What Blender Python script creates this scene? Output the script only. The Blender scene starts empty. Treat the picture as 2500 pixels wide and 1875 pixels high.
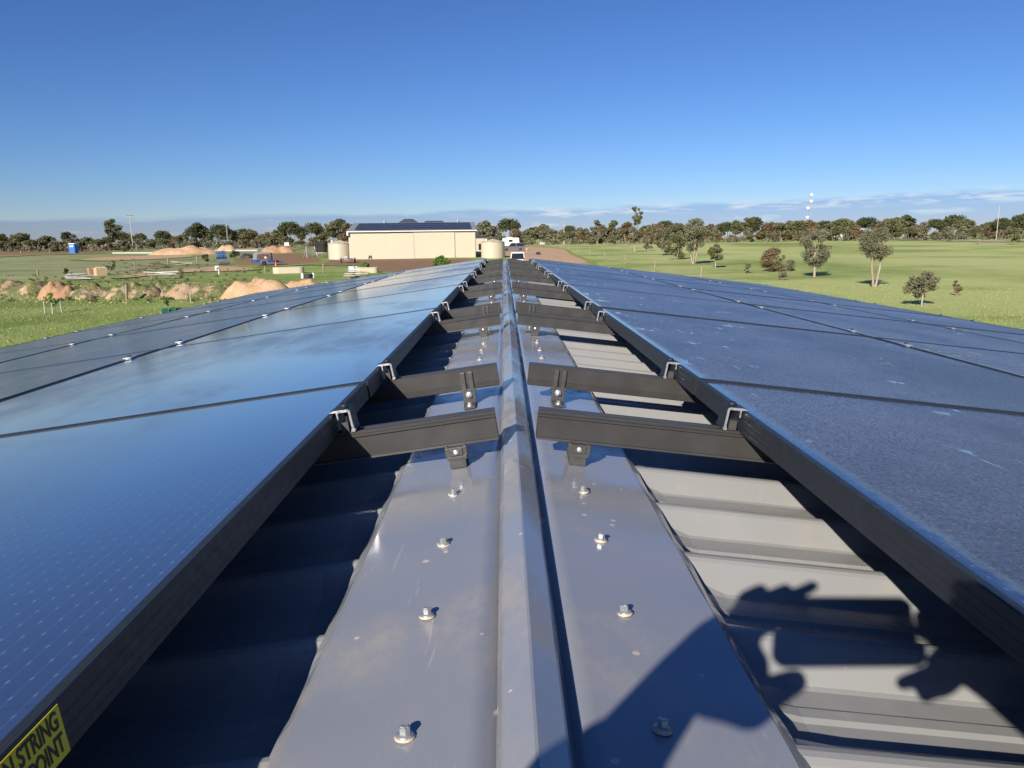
import bpy, bmesh, math, random
import numpy as np
from mathutils import Vector, Matrix, noise as mn

random.seed(7)
R = math.radians
scene = bpy.context.scene
COL = scene.collection

# ------------------------------------------------------------------ camera
CZ = 3.4                       # camera height above the yard
FPX = 1878.0                   # focal length in pixels of the 2500 px wide photograph
PITCH, YAW, ROLL = R(10.623), R(0.465), R(-0.7)
ex = Vector((math.cos(YAW), -math.sin(YAW), 0)); ey = Vector((math.sin(YAW), math.cos(YAW), 0)); ez = Vector((0, 0, 1))
fwd = ey * math.cos(PITCH) - ez * math.sin(PITCH)
up0 = ey * math.sin(PITCH) + ez * math.cos(PITCH)
c_, s_ = math.cos(ROLL), math.sin(ROLL)
RGT = ex * c_ + up0 * s_
UPV = up0 * c_ - ex * s_
cam = bpy.data.cameras.new('camera'); camo = bpy.data.objects.new('camera', cam); COL.objects.link(camo)
cam.sensor_width = 36; cam.lens = FPX / 2500 * 36; cam.clip_start = 0.01; cam.clip_end = 9000
m = Matrix((RGT, UPV, -fwd)).transposed().to_4x4(); m.translation = (0, 0, CZ)
camo.matrix_world = m
scene.camera = camo

# ------------------------------------------------------------------ sun and sky
SUN = Vector((-1.0, -2.15, 1.165)).normalized()        # towards the sun
elev = math.asin(SUN.z)
sl = bpy.data.lights.new('sun', 'SUN'); sl.energy = 5.0; sl.angle = R(0.53); sl.color = (1.0, 0.925, 0.82)
so = bpy.data.objects.new('sun', sl); COL.objects.link(so)
so.rotation_mode = 'QUATERNION'; so.rotation_quaternion = (-SUN).to_track_quat('-Z', 'Y'); so.location = (0, 0, 60)

world = bpy.data.worlds.new('World'); scene.world = world; world.use_nodes = True
wn, wl = world.node_tree.nodes, world.node_tree.links
wn.clear()
def WN(t, **k):
    n = wn.new(t)
    for a, b in k.items():
        setattr(n, a, b)
    return n
def wmath(op, a, b=None, c=None, clamp=False):
    n = WN('ShaderNodeMath', operation=op, use_clamp=clamp)
    for i, v in enumerate((a, b, c)):
        if v is None: continue
        if isinstance(v, (int, float)): n.inputs[i].default_value = v
        else: wl.new(v, n.inputs[i])
    return n.outputs[0]
sky = WN('ShaderNodeTexSky', sky_type='NISHITA', sun_disc=False, sun_elevation=elev,
         sun_rotation=math.atan2(SUN.x, SUN.y), altitude=0, air_density=1.0, dust_density=0.0, ozone_density=10.0)
tc = WN('ShaderNodeTexCoord'); sx = WN('ShaderNodeSeparateXYZ'); wl.new(tc.outputs['Generated'], sx.inputs[0])
X, Y, Z = sx.outputs
# low cloud bank all round the horizon
cmb = WN('ShaderNodeCombineXYZ')
wl.new(wmath('MULTIPLY', X, 5.0), cmb.inputs[0]); wl.new(wmath('MULTIPLY', Y, 5.0), cmb.inputs[1]); wl.new(wmath('MULTIPLY', Z, 42.0), cmb.inputs[2])
n1 = WN('ShaderNodeTexNoise'); n1.inputs['Scale'].default_value = 1.5; n1.inputs['Detail'].default_value = 7; n1.inputs['Roughness'].default_value = .55
wl.new(cmb.outputs[0], n1.inputs['Vector'])
n2 = WN('ShaderNodeTexNoise'); n2.inputs['Scale'].default_value = 5.5; n2.inputs['Detail'].default_value = 6; n2.inputs['Roughness'].default_value = .6
wl.new(cmb.outputs[0], n2.inputs['Vector'])
top = wmath('ADD', wmath('MULTIPLY_ADD', X, 0.016, 0.0385), wmath('MULTIPLY', wmath('SUBTRACT', n1.outputs[0], .5), 0.016))
edge = wmath('SUBTRACT', top, Z)                                  # > 0 inside the bank
bank = wmath('MULTIPLY', edge, 190.0, clamp=True)
hole = wmath('MULTIPLY', wmath('SUBTRACT', n1.outputs[0], 0.30), 9.0, clamp=True)
bank = wmath('MULTIPLY', wmath('MULTIPLY', bank, hole), 0.8)
band = wmath('SUBTRACT', 1.0, wmath('MULTIPLY', wmath('ABSOLUTE', wmath('SUBTRACT', edge, 0.006)), 110.0), clamp=True)
puff = wmath('MULTIPLY', wmath('MULTIPLY', wmath('SUBTRACT', n2.outputs[0], 0.47), 6.0, clamp=True), band)
puff = wmath('MULTIPLY', puff, wmath('MULTIPLY', wmath('ADD', X, 0.10), 6.0, clamp=True))
hs = WN('ShaderNodeMix', data_type='RGBA', blend_type='MULTIPLY'); hs.inputs['Factor'].default_value = 1
gm = WN('ShaderNodeGamma'); gm.inputs['Gamma'].default_value = 1.2; wl.new(sky.outputs[0], gm.inputs['Color'])
wl.new(gm.outputs[0], hs.inputs['A']); hs.inputs['B'].default_value = (0.90, 0.71, 0.69, 1)
bk = WN('ShaderNodeMix', data_type='RGBA', blend_type='MULTIPLY'); bk.inputs['Factor'].default_value = 1
wl.new(hs.outputs['Result'], bk.inputs['A']); bk.inputs['B'].default_value = (0.60, 0.67, 0.86, 1)
mx = WN('ShaderNodeMix', data_type='RGBA'); wl.new(bank, mx.inputs['Factor']); wl.new(hs.outputs['Result'], mx.inputs['A']); wl.new(bk.outputs['Result'], mx.inputs['B'])
pm = WN('ShaderNodeMix', data_type='RGBA'); wl.new(wmath('MULTIPLY', puff, 0.75), pm.inputs['Factor']); wl.new(mx.outputs['Result'], pm.inputs['A'])
pm.inputs['B'].default_value = (8.2, 8.5, 9.2, 1)
bg = WN('ShaderNodeBackground'); bg.inputs['Strength'].default_value = 0.07
wl.new(pm.outputs['Result'], bg.inputs['Color'])
wo = WN('ShaderNodeOutputWorld'); wl.new(bg.outputs[0], wo.inputs['Surface'])

vs = scene.view_settings
vs.view_transform = 'Standard'; vs.look = 'None'; vs.exposure = 0.5; vs.gamma = 1; vs.use_curve_mapping = False

# ------------------------------------------------------------------ helpers
def tag(o, label=None, cat=None, group=None, kind=None):
    if label: o['label'] = label
    if cat: o['category'] = cat
    if group: o['group'] = group
    if kind: o['kind'] = kind
    return o
def empty(name, loc, rz=0, label=None, cat=None, group=None):
    o = bpy.data.objects.new(name, None); COL.objects.link(o)
    o.empty_display_size = .2; o.location = loc; o.rotation_euler = (0, 0, rz)
    return tag(o, label, cat, group)
def copy_tree(o, parent=None):
    c = o.copy(); COL.objects.link(c); c.parent = parent
    for ch in list(o.children): copy_tree(ch, c)
    return c
def link(name, me, mats, parent=None, loc=None):
    if not isinstance(mats, (list, tuple)): mats = [mats]
    for mt in mats:
        if mt.name not in [x.name for x in me.materials]: me.materials.append(mt)
    o = bpy.data.objects.new(name, me); COL.objects.link(o)
    if parent: o.parent = parent
    if loc is not None: o.location = loc
    return o
def hsh(*a):
    return random.Random(str(a)).random()

class MB:
    def __init__(s): s.v = []; s.f = []; s.mi = []; s.sm = []
    def add(s, vs_, fs, mi=0, smooth=False):
        b = len(s.v); s.v += [tuple(v) for v in vs_]
        for f in fs: s.f.append([b + i for i in f]); s.mi.append(mi); s.sm.append(smooth)
        return s
    def box(s, c, d, mi=0, M=None, taper=1.0):
        x, y, z = (q / 2 for q in d)
        vs_ = [Vector((i * x * (taper if k > 0 else 1), j * y * (taper if k > 0 else 1), k * z)) for k in (-1, 1) for j in (-1, 1) for i in (-1, 1)]
        if M is not None: vs_ = [M @ v for v in vs_]
        vs_ = [v + Vector(c) for v in vs_]
        return s.add(vs_, [(0, 2, 3, 1), (4, 5, 7, 6), (0, 1, 5, 4), (2, 6, 7, 3), (0, 4, 6, 2), (1, 3, 7, 5)], mi)
    def tube(s, pts, rad, n=8, mi=0, cap=True, smooth=True):
        pts = [Vector(p) for p in pts]
        if isinstance(rad, (int, float)): rad = [rad] * len(pts)
        vs_ = []; fs = []
        for i, p in enumerate(pts):
            d = (pts[min(i + 1, len(pts) - 1)] - pts[max(i - 1, 0)])
            d = d.normalized() if d.length > 1e-9 else Vector((0, 0, 1))
            a = Vector((0, 0, 1)) if abs(d.z) < .9 else Vector((1, 0, 0))
            u = d.cross(a).normalized(); w = d.cross(u)
            for k in range(n):
                t = 2 * math.pi * k / n
                vs_.append(p + (u * math.cos(t) + w * math.sin(t)) * rad[i])
        for i in range(len(pts) - 1):
            for k in range(n):
                a = i * n + k; b = i * n + (k + 1) % n
                fs.append((a, b, b + n, a + n))
        s.add(vs_, fs, mi, smooth)
        if cap:
            s.add(vs_[:n][::-1], [tuple(range(n))], mi); s.add(vs_[-n:], [tuple(range(n))], mi)
        return s
    def lathe(s, prof, n=16, mi=0, c=(0, 0, 0), smooth=True, ax='z'):
        vs_ = []; fs = []
        for r, z in prof:
            for k in range(n):
                t = 2 * math.pi * k / n
                p = (r * math.cos(t), r * math.sin(t), z)
                if ax == 'x': p = (p[2], p[0], p[1])
                if ax == 'y': p = (p[1], p[2], p[0])
                vs_.append((p[0] + c[0], p[1] + c[1], p[2] + c[2]))
        for i in range(len(prof) - 1):
            for k in range(n):
                a = i * n + k; b = i * n + (k + 1) % n
                fs.append((a, b, b + n, a + n))
        s.add(vs_, fs, mi, smooth)
        if prof[0][0] > 1e-6: s.add(vs_[:n], [tuple(range(n))[::-1]], mi)
        if prof[-1][0] > 1e-6: s.add(vs_[-n:], [tuple(range(n))], mi)
        return s
    def prism(s, poly, a, b, ax='y', mi=0, cap_mi=None, bev=0):
        # poly: 2D points; extruded from a to b along an axis. ax y: (x,z); x: (y,z); z: (x,y)
        def P(p, t):
            return {'y': (p[0], t, p[1]), 'x': (t, p[0], p[1]), 'z': (p[0], p[1], t)}[ax]
        n = len(poly)
        vs_ = [P(p, a) for p in poly] + [P(p, b) for p in poly]
        s.add(vs_, [(i, (i + 1) % n, (i + 1) % n + n, i + n) for i in range(n)], mi)
        cm = mi if cap_mi is None else cap_mi
        s.add([P(p, a) for p in poly], [tuple(range(n))[::-1]], cm)
        s.add([P(p, b) for p in poly], [tuple(range(n))], cm)
        return s
    def mesh(s, name, fix=True):
        me = bpy.data.meshes.new(name)
        me.from_pydata(s.v, [], s.f)
        me.polygons.foreach_set('material_index', s.mi)
        me.polygons.foreach_set('use_smooth', s.sm)
        if fix:
            bm = bmesh.new(); bm.from_mesh(me); bmesh.ops.recalc_face_normals(bm, faces=bm.faces); bm.to_mesh(me); bm.free()
        me.update()
        return me
    def build(s, name, mats, parent=None, loc=None, bevel=0, fix=True):
        o = link(name, s.mesh(name, fix), mats, parent, loc)
        if bevel:
            b = o.modifiers.new('bevel', 'BEVEL'); b.width = bevel; b.segments = 2; b.limit_method = 'ANGLE'
        return o

# ------------------------------------------------------------------ materials
class NT:
    def __init__(s, name):
        s.m = bpy.data.materials.new(name); s.m.use_nodes = True
        s.n = s.m.node_tree.nodes; s.l = s.m.node_tree.links; s.n.clear()
        s.out = s.n.new('ShaderNodeOutputMaterial'); s.b = s.n.new('ShaderNodeBsdfPrincipled')
        s.l.new(s.b.outputs[0], s.out.inputs[0])
        s.tc = s.n.new('ShaderNodeTexCoord'); s.geo = s.n.new('ShaderNodeNewGeometry')
    def set(s, k, v):
        i = s.b.inputs[k]
        if hasattr(v, 'links') or hasattr(v, 'is_output'): s.l.new(v, i)
        else: i.default_value = (*v, 1) if isinstance(v, tuple) and len(v) == 3 else v
    def noise(s, scale, detail=5, rough=.55, vec='Object', stretch=None, dist=0):
        n = s.n.new('ShaderNodeTexNoise'); n.inputs['Scale'].default_value = scale; n.inputs['Detail'].default_value = detail
        n.inputs['Roughness'].default_value = rough; n.inputs['Distortion'].default_value = dist
        v = s.vec(vec)
        if stretch:
            mp = s.n.new('ShaderNodeMapping'); mp.inputs['Scale'].default_value = stretch; s.l.new(v, mp.inputs[0]); v = mp.outputs[0]
        s.l.new(v, n.inputs['Vector'])
        return n.outputs[0]
    def vec(s, vec): return s.geo.outputs['Position'] if vec == 'World' else s.tc.outputs[vec]
    def xyz(s, vec='Object'):
        n = s.n.new('ShaderNodeSeparateXYZ'); s.l.new(s.vec(vec), n.inputs[0]); return n.outputs
    def math(s, op, a, b=None, clamp=False, c=None):
        n = s.n.new('ShaderNodeMath'); n.operation = op; n.use_clamp = clamp
        for i, v in enumerate((a, b, c)):
            if v is None: continue
            if isinstance(v, (int, float)): n.inputs[i].default_value = v
            else: s.l.new(v, n.inputs[i])
        return n.outputs[0]
    def ramp(s, f, lo, hi, a=0.0, b=1.0):
        n = s.n.new('ShaderNodeMapRange'); n.interpolation_type = 'SMOOTHSTEP'
        n.inputs['From Min'].default_value = lo; n.inputs['From Max'].default_value = hi
        n.inputs['To Min'].default_value = a; n.inputs['To Max'].default_value = b
        s.l.new(f, n.inputs['Value']); return n.outputs[0]
    def mix(s, f, a, b, blend='MIX'):
        n = s.n.new('ShaderNodeMix'); n.data_type = 'RGBA'; n.blend_type = blend
        for k, v in (('Factor', f), ('A', a), ('B', b)):
            if isinstance(v, (int, float)): n.inputs[k].default_value = v
            elif isinstance(v, tuple): n.inputs[k].default_value = (*v, 1) if len(v) == 3 else v
            else: s.l.new(v, n.inputs[k])
        return n.outputs['Result']
    def bump(s, h, strength=.3, dist=.01, prev=None):
        n = s.n.new('ShaderNodeBump'); n.inputs['Strength'].default_value = strength; n.inputs['Distance'].default_value = dist
        s.l.new(h, n.inputs['Height'])
        if prev is not None: s.l.new(prev, n.inputs['Normal'])
        return n.outputs[0]
    def attr(s, name):
        n = s.n.new('ShaderNodeAttribute'); n.attribute_name = name; return n.outputs['Fac']

MATS = {}
def M(name, c1, c2=None, scale=4.0, rough=.6, metallic=0.0, bump=0, bscale=40, bdist=.01, spec=.5, detail=5, vec='Object', rvar=0.0, stretch=None):
    if name in MATS: return MATS[name]
    t = NT(name)
    if c2 is None: c2 = tuple(x * .78 for x in c1)
    nz = t.noise(scale, detail, .6, vec, stretch)
    t.set('Base Color', t.mix(t.ramp(nz, .3, .7), c1, c2))
    if rvar: t.set('Roughness', t.ramp(t.noise(scale * 2.3, 4), .3, .7, rough - rvar, rough + rvar))
    else: t.set('Roughness', rough)
    t.set('Metallic', metallic); t.set('Specular IOR Level', spec)
    if bump: t.set('Normal', t.bump(t.noise(bscale, 5, .6, vec), bump, bdist))
    MATS[name] = t.m
    return t.m

# --- painted roof steel with dust and scuffs
def roof_steel(name, base, rough, dirt=0.5):
    t = NT(name)
    big = t.noise(2.2, 6, .62, 'World', None, .6); sm = t.noise(14, 8, .72, 'World', (1, .55, 1)); fine = t.noise(160, 4, .6, 'World')
    patch = t.math('MULTIPLY', t.ramp(big, .44, .60), t.ramp(sm, .40, .66))
    c = t.mix(t.math('MULTIPLY', patch, dirt), base, (.46, .39, .31))
    c = t.mix(t.ramp(t.noise(1.1, 4, .5, 'World'), .35, .7, 0, .12), c, tuple(x * .8 for x in base))
    vor = t.n.new('ShaderNodeTexVoronoi'); vor.inputs['Scale'].default_value = 24; t.l.new(t.vec('World'), vor.inputs['Vector'])
    spk = t.math('MULTIPLY', t.math('LESS_THAN', vor.outputs['Distance'], t.math('MULTIPLY', t.noise(31, 2, .5, 'World'), .16)), t.math('GREATER_THAN', t.noise(3.1, 3, .5, 'World'), .50))
    c = t.mix(t.math('MULTIPLY', spk, .8 if dirt > .2 else .2), c, (.62, .52, .42))
    scr = t.ramp(t.noise(26, 3, .5, 'World', (3.0, .25, 1), 1.2), .66, .74)
    c = t.mix(t.math('MULTIPLY', scr, .6 * dirt), c, (.6, .58, .55))
    t.set('Base Color', c)
    r = t.math('ADD', t.ramp(sm, .3, .7, rough - .05, rough + .08), t.math('MULTIPLY', patch, .30))
    t.set('Roughness', r)
    t.set('Specular IOR Level', .5); t.set('IOR', 1.8 if dirt > .3 else 1.5)
    t.set('Normal', t.bump(t.noise(5.5, 2, .5, 'World', (1, .7, 1)), .10, .02, t.bump(fine, .05, .001)))
    return t.m
m_cap = roof_steel('cap_steel', (.258, .274, .308), .14, .45)
m_sheet = roof_steel('sheet_steel', (.285, .287, .282), .30, .15)

# --- solar glass
PWID = 1.2050 - .016
def solar_glass(name, dew, wet=False):
    t = NT(name)
    x, y, z = t.xyz('Object')
    px = t.math('ABSOLUTE', t.math('SUBTRACT', t.math('FRACT', t.math('DIVIDE', x, .0166)), .5))
    py = t.math('ABSOLUTE', t.math('SUBTRACT', t.math('FRACT', t.math('DIVIDE', y, .0230)), .5))
    line = t.math('LESS_THAN', px, .022)
    dot = t.math('MULTIPLY', t.math('LESS_THAN', px, .075), t.math('LESS_THAN', py, .085))
    gx = t.math('LESS_THAN', t.math('ABSOLUTE', t.math('SUBTRACT', t.math('FRACT', t.math('DIVIDE', x, .1826)), .5)), .006)
    gy = t.math('LESS_THAN', t.math('ABSOLUTE', t.math('SUBTRACT', t.math('FRACT', t.math('DIVIDE', y, .0925)), .5)), .010)
    cell = t.mix(t.math('MAXIMUM', gx, gy), (.020, .026, .060), (.009, .011, .022))
    cell = t.mix(t.math('MULTIPLY', line, .40), cell, (.16, .17, .22))
    cell = t.mix(t.math('MULTIPLY', dot, t.ramp(t.noise(5, 3, .6, 'World'), .35, .65, .14, .42)), cell, (.36, .38, .44))
    big = t.noise(1.15, 6, .62, 'World', (1.0, .42, 1), .5)
    med = t.noise(6.0, 7, .68, 'World', (1.0, .35, 1), .3)
    if dew:
        # fine beads of condensation over the glass
        bead = t.n.new('ShaderNodeTexVoronoi'); bead.inputs['Scale'].default_value = 210; t.l.new(t.vec('World'), bead.inputs['Vector'])
        worm = t.noise(230, 3, .6, 'World', None, 1.0)
        w = t.ramp(worm, .38, .62)
        clear = t.math('MULTIPLY', t.ramp(t.noise(17.0, 6, .72, 'World', (1.0, .34, 1), .4), .575, .605), t.ramp(t.math('ADD', t.noise(2.6, 4, .6, 'World'), t.ramp(x, -PWID / 2 + .04, -PWID / 2 + .50, .065, -.02)), .535, .59))
        rim = t.ramp(t.math('SUBTRACT', x, t.math('MULTIPLY', t.noise(40, 4, .7, 'World'), .03)), -PWID / 2 + .006, -PWID / 2 + .034, 1, 0)
        clear = t.math('MAXIMUM', clear, rim)
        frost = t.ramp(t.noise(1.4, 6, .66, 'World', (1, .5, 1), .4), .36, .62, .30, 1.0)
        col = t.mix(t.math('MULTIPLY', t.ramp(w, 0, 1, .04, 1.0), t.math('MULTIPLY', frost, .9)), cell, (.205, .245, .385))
        t.set('Base Color', t.mix(clear, col, t.mix(rim, (.16, .21, .27), cell)))  # dew-free patches tinted pale blue: mirrored sky painted into the colour; rim keeps cell colour
        t.set('Roughness', t.math('MULTIPLY', t.ramp(w, 0, 1, .22, .42), t.math('SUBTRACT', 1.0, t.math('MULTIPLY', clear, .85))))
        dist = t.math('SUBTRACT', 1.0, clear)
        nb = t.n.new('ShaderNodeBump'); nb.inputs['Distance'].default_value = .0022
        t.l.new(t.math('MULTIPLY', dist, .8), nb.inputs['Strength']); t.l.new(worm, nb.inputs['Height'])
        t.set('Normal', nb.outputs[0])
    else:
        damp = t.math('MULTIPLY', t.ramp(big, .44, .62), t.ramp(med, .30, .62, .35, 1))
        if wet: damp = t.math('MAXIMUM', damp, t.ramp(med, .30, .60, .45, 1.0))
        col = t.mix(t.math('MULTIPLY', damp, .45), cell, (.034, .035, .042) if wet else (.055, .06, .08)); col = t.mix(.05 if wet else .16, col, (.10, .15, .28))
        t.set('Base Color', col)
        worm = t.noise(190, 3, .6, 'World', None, 1.0)
        t.set('Roughness', t.math('ADD', t.math('MULTIPLY', damp, .10 if wet else .20), .09))
        nb = t.n.new('ShaderNodeBump'); nb.inputs['Distance'].default_value = .0012
        t.l.new(t.math('MULTIPLY', damp, .35), nb.inputs['Strength']); t.l.new(worm, nb.inputs['Height'])
        t.set('Normal', nb.outputs[0])
    t.set('IOR', 1.9 if dew else (1.75 if wet else 2.8))
    if not dew and not wet: t.set('Coat Weight', t.math('SUBTRACT', 1.0, t.math('MULTIPLY', damp, .55))); t.set('Coat IOR', 1.6); t.set('Coat Roughness', .10); t.set('Specular IOR Level', .5)
    return t.m
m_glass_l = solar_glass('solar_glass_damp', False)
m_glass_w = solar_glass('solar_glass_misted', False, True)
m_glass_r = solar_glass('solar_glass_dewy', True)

m_frame = M('black_anodised', (.017, .020, .025), (.021, .024, .030), 30, .46, 0.0, rvar=.06, spec=.32)
m_rail = M('rail_black', (.050, .048, .046), (.062, .060, .058), 9, .40, .25, rvar=.07, stretch=(.15, 1, 1))
m_brk = M('bracket_black', (.060, .058, .055), (.085, .082, .078), 60, .46, .3, bump=.15, bscale=300, bdist=.001)
m_alu = M('bare_aluminium', (.86, .87, .88), (.72, .73, .75), 90, .32, .85, rvar=.1)
m_screw = M('zinc_screw', (.46, .47, .47), (.36, .37, .38), 300, .36, .55, rvar=.1)
m_seal = M('washer_seal', (.62, .50, .38), (.50, .40, .30), 300, .6)
m_yellow = M('label_yellow', (.72, .60, .025), (.66, .55, .02), 40, .55)
m_ink = M('label_ink', (.03, .028, .02), None, 80, .6)

# ------------------------------------------------------------------ terrain
def sstep(a, b, x):
    t = np.clip((x - a) / (b - a), 0, 1); return t * t * (3 - 2 * t)
def ground(x, y):
    r = math.hypot(x, y)
    t = min(max((r - 45) / 215, 0), 1); t = t * t * (3 - 2 * t)
    und = .10 * math.sin(x * .051 + 1.3) * math.cos(y * .043) + .05 * math.sin(x * .17 + y * .11)
    return 1.5 * t + und * min(1, max(0, (r - 12) / 25))
def ray(px, py):
    u = (px - 1250) / FPX; v = -(py - 937.5) / FPX
    return (fwd + RGT * u + UPV * v)
def G(px, py):
    """point of the ground seen at a pixel of the photograph"""
    d = ray(px, py); o = Vector((0, 0, CZ)); t = 3.0
    for _ in range(4000):
        p = o + d * t
        if p.z < ground(p.x, p.y): break
        t *= 1.004; t += .02
        if t > 900: break
    return Vector((p.x, p.y, ground(p.x, p.y)))
def dist(p): return (Vector((p.x, p.y, 0))).length
def pxm(p):  # metres per photograph pixel at a point
    return (p - Vector((0, 0, CZ))).dot(fwd) / FPX

def make_ground():
    t = NT('paddock_grass')
    big = t.noise(.035, 5, .6, 'World', (1, .5, 1)); mid = t.noise(.35, 6, .65, 'World', (1, .45, 1)); fine = t.noise(3.2, 7, .75, 'World'); vf = t.noise(22, 4, .7, 'World')
    x, y, z = t.xyz('World')
    c = t.mix(t.ramp(mid, .32, .68), (.195, .260, .062), (.285, .345, .105))
    c = t.mix(t.math('MULTIPLY', t.ramp(big, .32, .54, 0, .9), t.ramp(x, -12, 14, .12, 1)), c, (.49, .52, .20))
    # paler seeding grass in the paddocks to the left
    lf = t.math('MULTIPLY', t.ramp(x, -46, -24, 1, 0), t.ramp(y, 62, 84, 0, 1))
    c = t.mix(t.math('MULTIPLY', lf, .8), c, t.mix(t.ramp(mid, .35, .65), (.26, .275, .135), (.335, .33, .185)))
    c = t.mix(t.ramp(fine, .50, .75, 0, .32), c, (.135, .185, .045))
    c = t.mix(t.ramp(fine, .28, .44, .28, 0), c, (.35, .37, .13))
    c = t.mix(t.ramp(vf, .55, .8, 0, .30), c, (.10, .125, .035))
    st = t.noise(.055, 6, .62, 'World', (.55, 1.6, 1), .8)
    c = t.mix(t.ramp(st, .50, .64, 0, .55), c, (.125, .190, .042)); c = t.mix(t.ramp(st, .30, .44, .45, 0), c, (.46, .46, .20))
    dry = t.math('MULTIPLY', t.ramp(t.noise(.11, 6, .7, 'World', (1, .4, 1)), .62, .74), .55)
    c = t.mix(dry, c, (.36, .27, .14))
    t.set('Base Color', c); t.set('Roughness', .85); t.set('Specular IOR Level', .12)
    t.set('Normal', t.bump(vf, .55, .05, t.bump(fine, .6, .12)))
    radii = [0.5] + list(np.geomspace(4, 420, 110)) + [520, 700, 1000, 1500, 2300, 3600, 6000]
    na = 260; v = []; f = []
    for r in radii:
        for k in range(na):
            a = 2 * math.pi * k / na; x, y = r * math.sin(a), r * math.cos(a)
            z = ground(x, y) - (max(0, r - 900) * .0006) + .05 * mn.noise(Vector((x * .4, y * .4, 0))) * min(1, r / 20)
            v.append((x, y, z))
    for i in range(len(radii) - 1):
        for k in range(na):
            a = i * na + k; b = i * na + (k + 1) % na; f.append((a, b, b + na, a + na))
    f.append(tuple(range(na)))
    me = bpy.data.meshes.new('ground'); me.from_pydata(v, [], f); me.polygons.foreach_set('use_smooth', [True] * len(f))
    bm = bmesh.new(); bm.from_mesh(me); bmesh.ops.recalc_face_normals(bm, faces=bm.faces); bm.to_mesh(me); bm.free()
    tag(link('ground', me, t.m), 'green paddock with short grass running out to the trees', None, None, 'structure')
    return t.m
m_grass = make_ground()

def dirt_mat(name, c1, c2):
    t = NT(name)
    e = t.attr('edge')
    n = t.noise(.8, 7, .7, 'World', (1, .6, 1)); f = t.noise(9, 6, .7, 'World')
    c = t.mix(t.ramp(n, .3, .7), c1, c2); c = t.mix(t.ramp(f, .5, .8, 0, .5), c, tuple(q * .65 for q in c1))
    g = t.mix(t.ramp(t.noise(1.1, 6, .65, 'World'), .3, .7), (.185, .245, .062), (.285, .325, .11))
    # ragged grass edge
    k = t.ramp(t.math('ADD', e, t.math('MULTIPLY', t.math('SUBTRACT', t.noise(.55, 7, .7, 'World', (1, .6, 1)), .5), 1.1)), .30, .52)
    t.set('Base Color', t.mix(k, g, c)); t.set('Roughness', .92); t.set('Specular IOR Level', .1)
    t.set('Normal', t.bump(f, .5, .05))
    return t.m
m_orange = dirt_mat('orange_dirt', (.47, .305, .175), (.57, .39, .245))
m_brown = dirt_mat('brown_dirt', (.235, .145, .085), (.30, .19, .115))
m_pale = dirt_mat('pale_gravel', (.40, .33, .24), (.48, .40, .31))

def dirt_patch(name, pix, mat, lift=.02, label=None):
    P = [G(*p) for p in pix]
    n = 10; out = []
    # smooth closed outline (Catmull-Rom) with a little raggedness
    L = len(P)
    for i in range(L):
        p0, p1, p2, p3 = P[i - 1], P[i], P[(i + 1) % L], P[(i + 2) % L]
        for k in range(n):
            t = k / n
            q = .5 * ((2 * p1) + (p2 - p0) * t + (2 * p0 - 5 * p1 + 4 * p2 - p3) * t * t + (3 * p1 - p0 - 3 * p2 + p3) * t ** 3)
            out.append(q)
    c = sum(out, Vector()) / len(out)
    rings = [1.0, .9, .78, .6, .4, .2]
    v = []; f = []; e = []
    N = len(out)
    for ri, s in enumerate(rings):
        for q in out:
            p = c.lerp(q, s); v.append((p.x, p.y, ground(p.x, p.y) + lift + .05)); e.append(min(1, (1 - s) * 2.6))
    v.append((c.x, c.y, ground(c.x, c.y) + lift + .05)); e.append(1)
    for ri in range(len(rings) - 1):
        for k in range(N):
            a = ri * N + k; b = ri * N + (k + 1) % N; f.append((a, b, b + N, a + N))
    b0 = (len(rings) - 1) * N
    for k in range(N): f.append((b0 + k, b0 + (k + 1) % N, len(v) - 1))
    me = bpy.data.meshes.new(name); me.from_pydata(v, [], f)
    at = me.attributes.new('edge', 'FLOAT', 'POINT'); at.data.foreach_set('value', e)
    bm = bmesh.new(); bm.from_mesh(me); bmesh.ops.recalc_face_normals(bm, faces=bm.faces)
    if sum(q.normal.z for q in bm.faces) < 0: bmesh.ops.reverse_faces(bm, faces=bm.faces)
    bm.to_mesh(me); bm.free()
    me.polygons.foreach_set('use_smooth', [True] * len(me.polygons))
    tag(link(name, me, mat), label, None, None, 'structure')
dirt_patch('dirt_driveway', [(1226, 606), (1290, 601), (1368, 606), (1405, 622), (1462, 650), (1390, 668), (1240, 668)], m_orange, label='orange dirt driveway beyond the ridge end')
dirt_patch('dirt_yard', [(690, 628), (860, 629), (1100, 630), (1190, 633), (1190, 665), (1000, 675), (905, 662), (880, 650), (800, 650), (690, 642)], m_brown, lift=.03, label='brown dirt yard in front of the cream shed')
dirt_patch('dirt_yard', [(556, 634), (620, 622), (745, 617), (790, 628), (800, 642), (690, 652), (600, 653), (560, 650)], m_brown, lift=.04, label='brown dirt round the parked trailers')
dirt_patch('dirt_track', [(170, 634), (300, 626), (475, 622), (480, 627), (330, 636), (240, 638)], m_orange, lift=.03, label='bare orange dirt strip in the left paddock')
dirt_patch('dirt_track', [(275, 676), (400, 663), (540, 650), (625, 654), (622, 661), (480, 665), (360, 675), (290, 682)], m_orange, lift=.03, label='dirt track passing the brick stacks')
dirt_patch('ploughed_strip', [(-60, 613), (120, 611), (262, 610), (300, 616), (110, 623), (-60, 626)], m_brown, lift=.03, label='dark ploughed strip in front of the left trees')
dirt_patch('gravel_road', [(2190, 582), (2300, 583), (2480, 588), (2475, 592), (2300, 588.5), (2190, 586)], m_pale, lift=.05, label='pale gravel road across the far right paddock')
dirt_patch('dirt_track', [(520, 606), (640, 603), (740, 604), (735, 608), (640, 610), (530, 611)], m_pale, lift=.03, label='pale bare strip behind the sand heaps')

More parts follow.
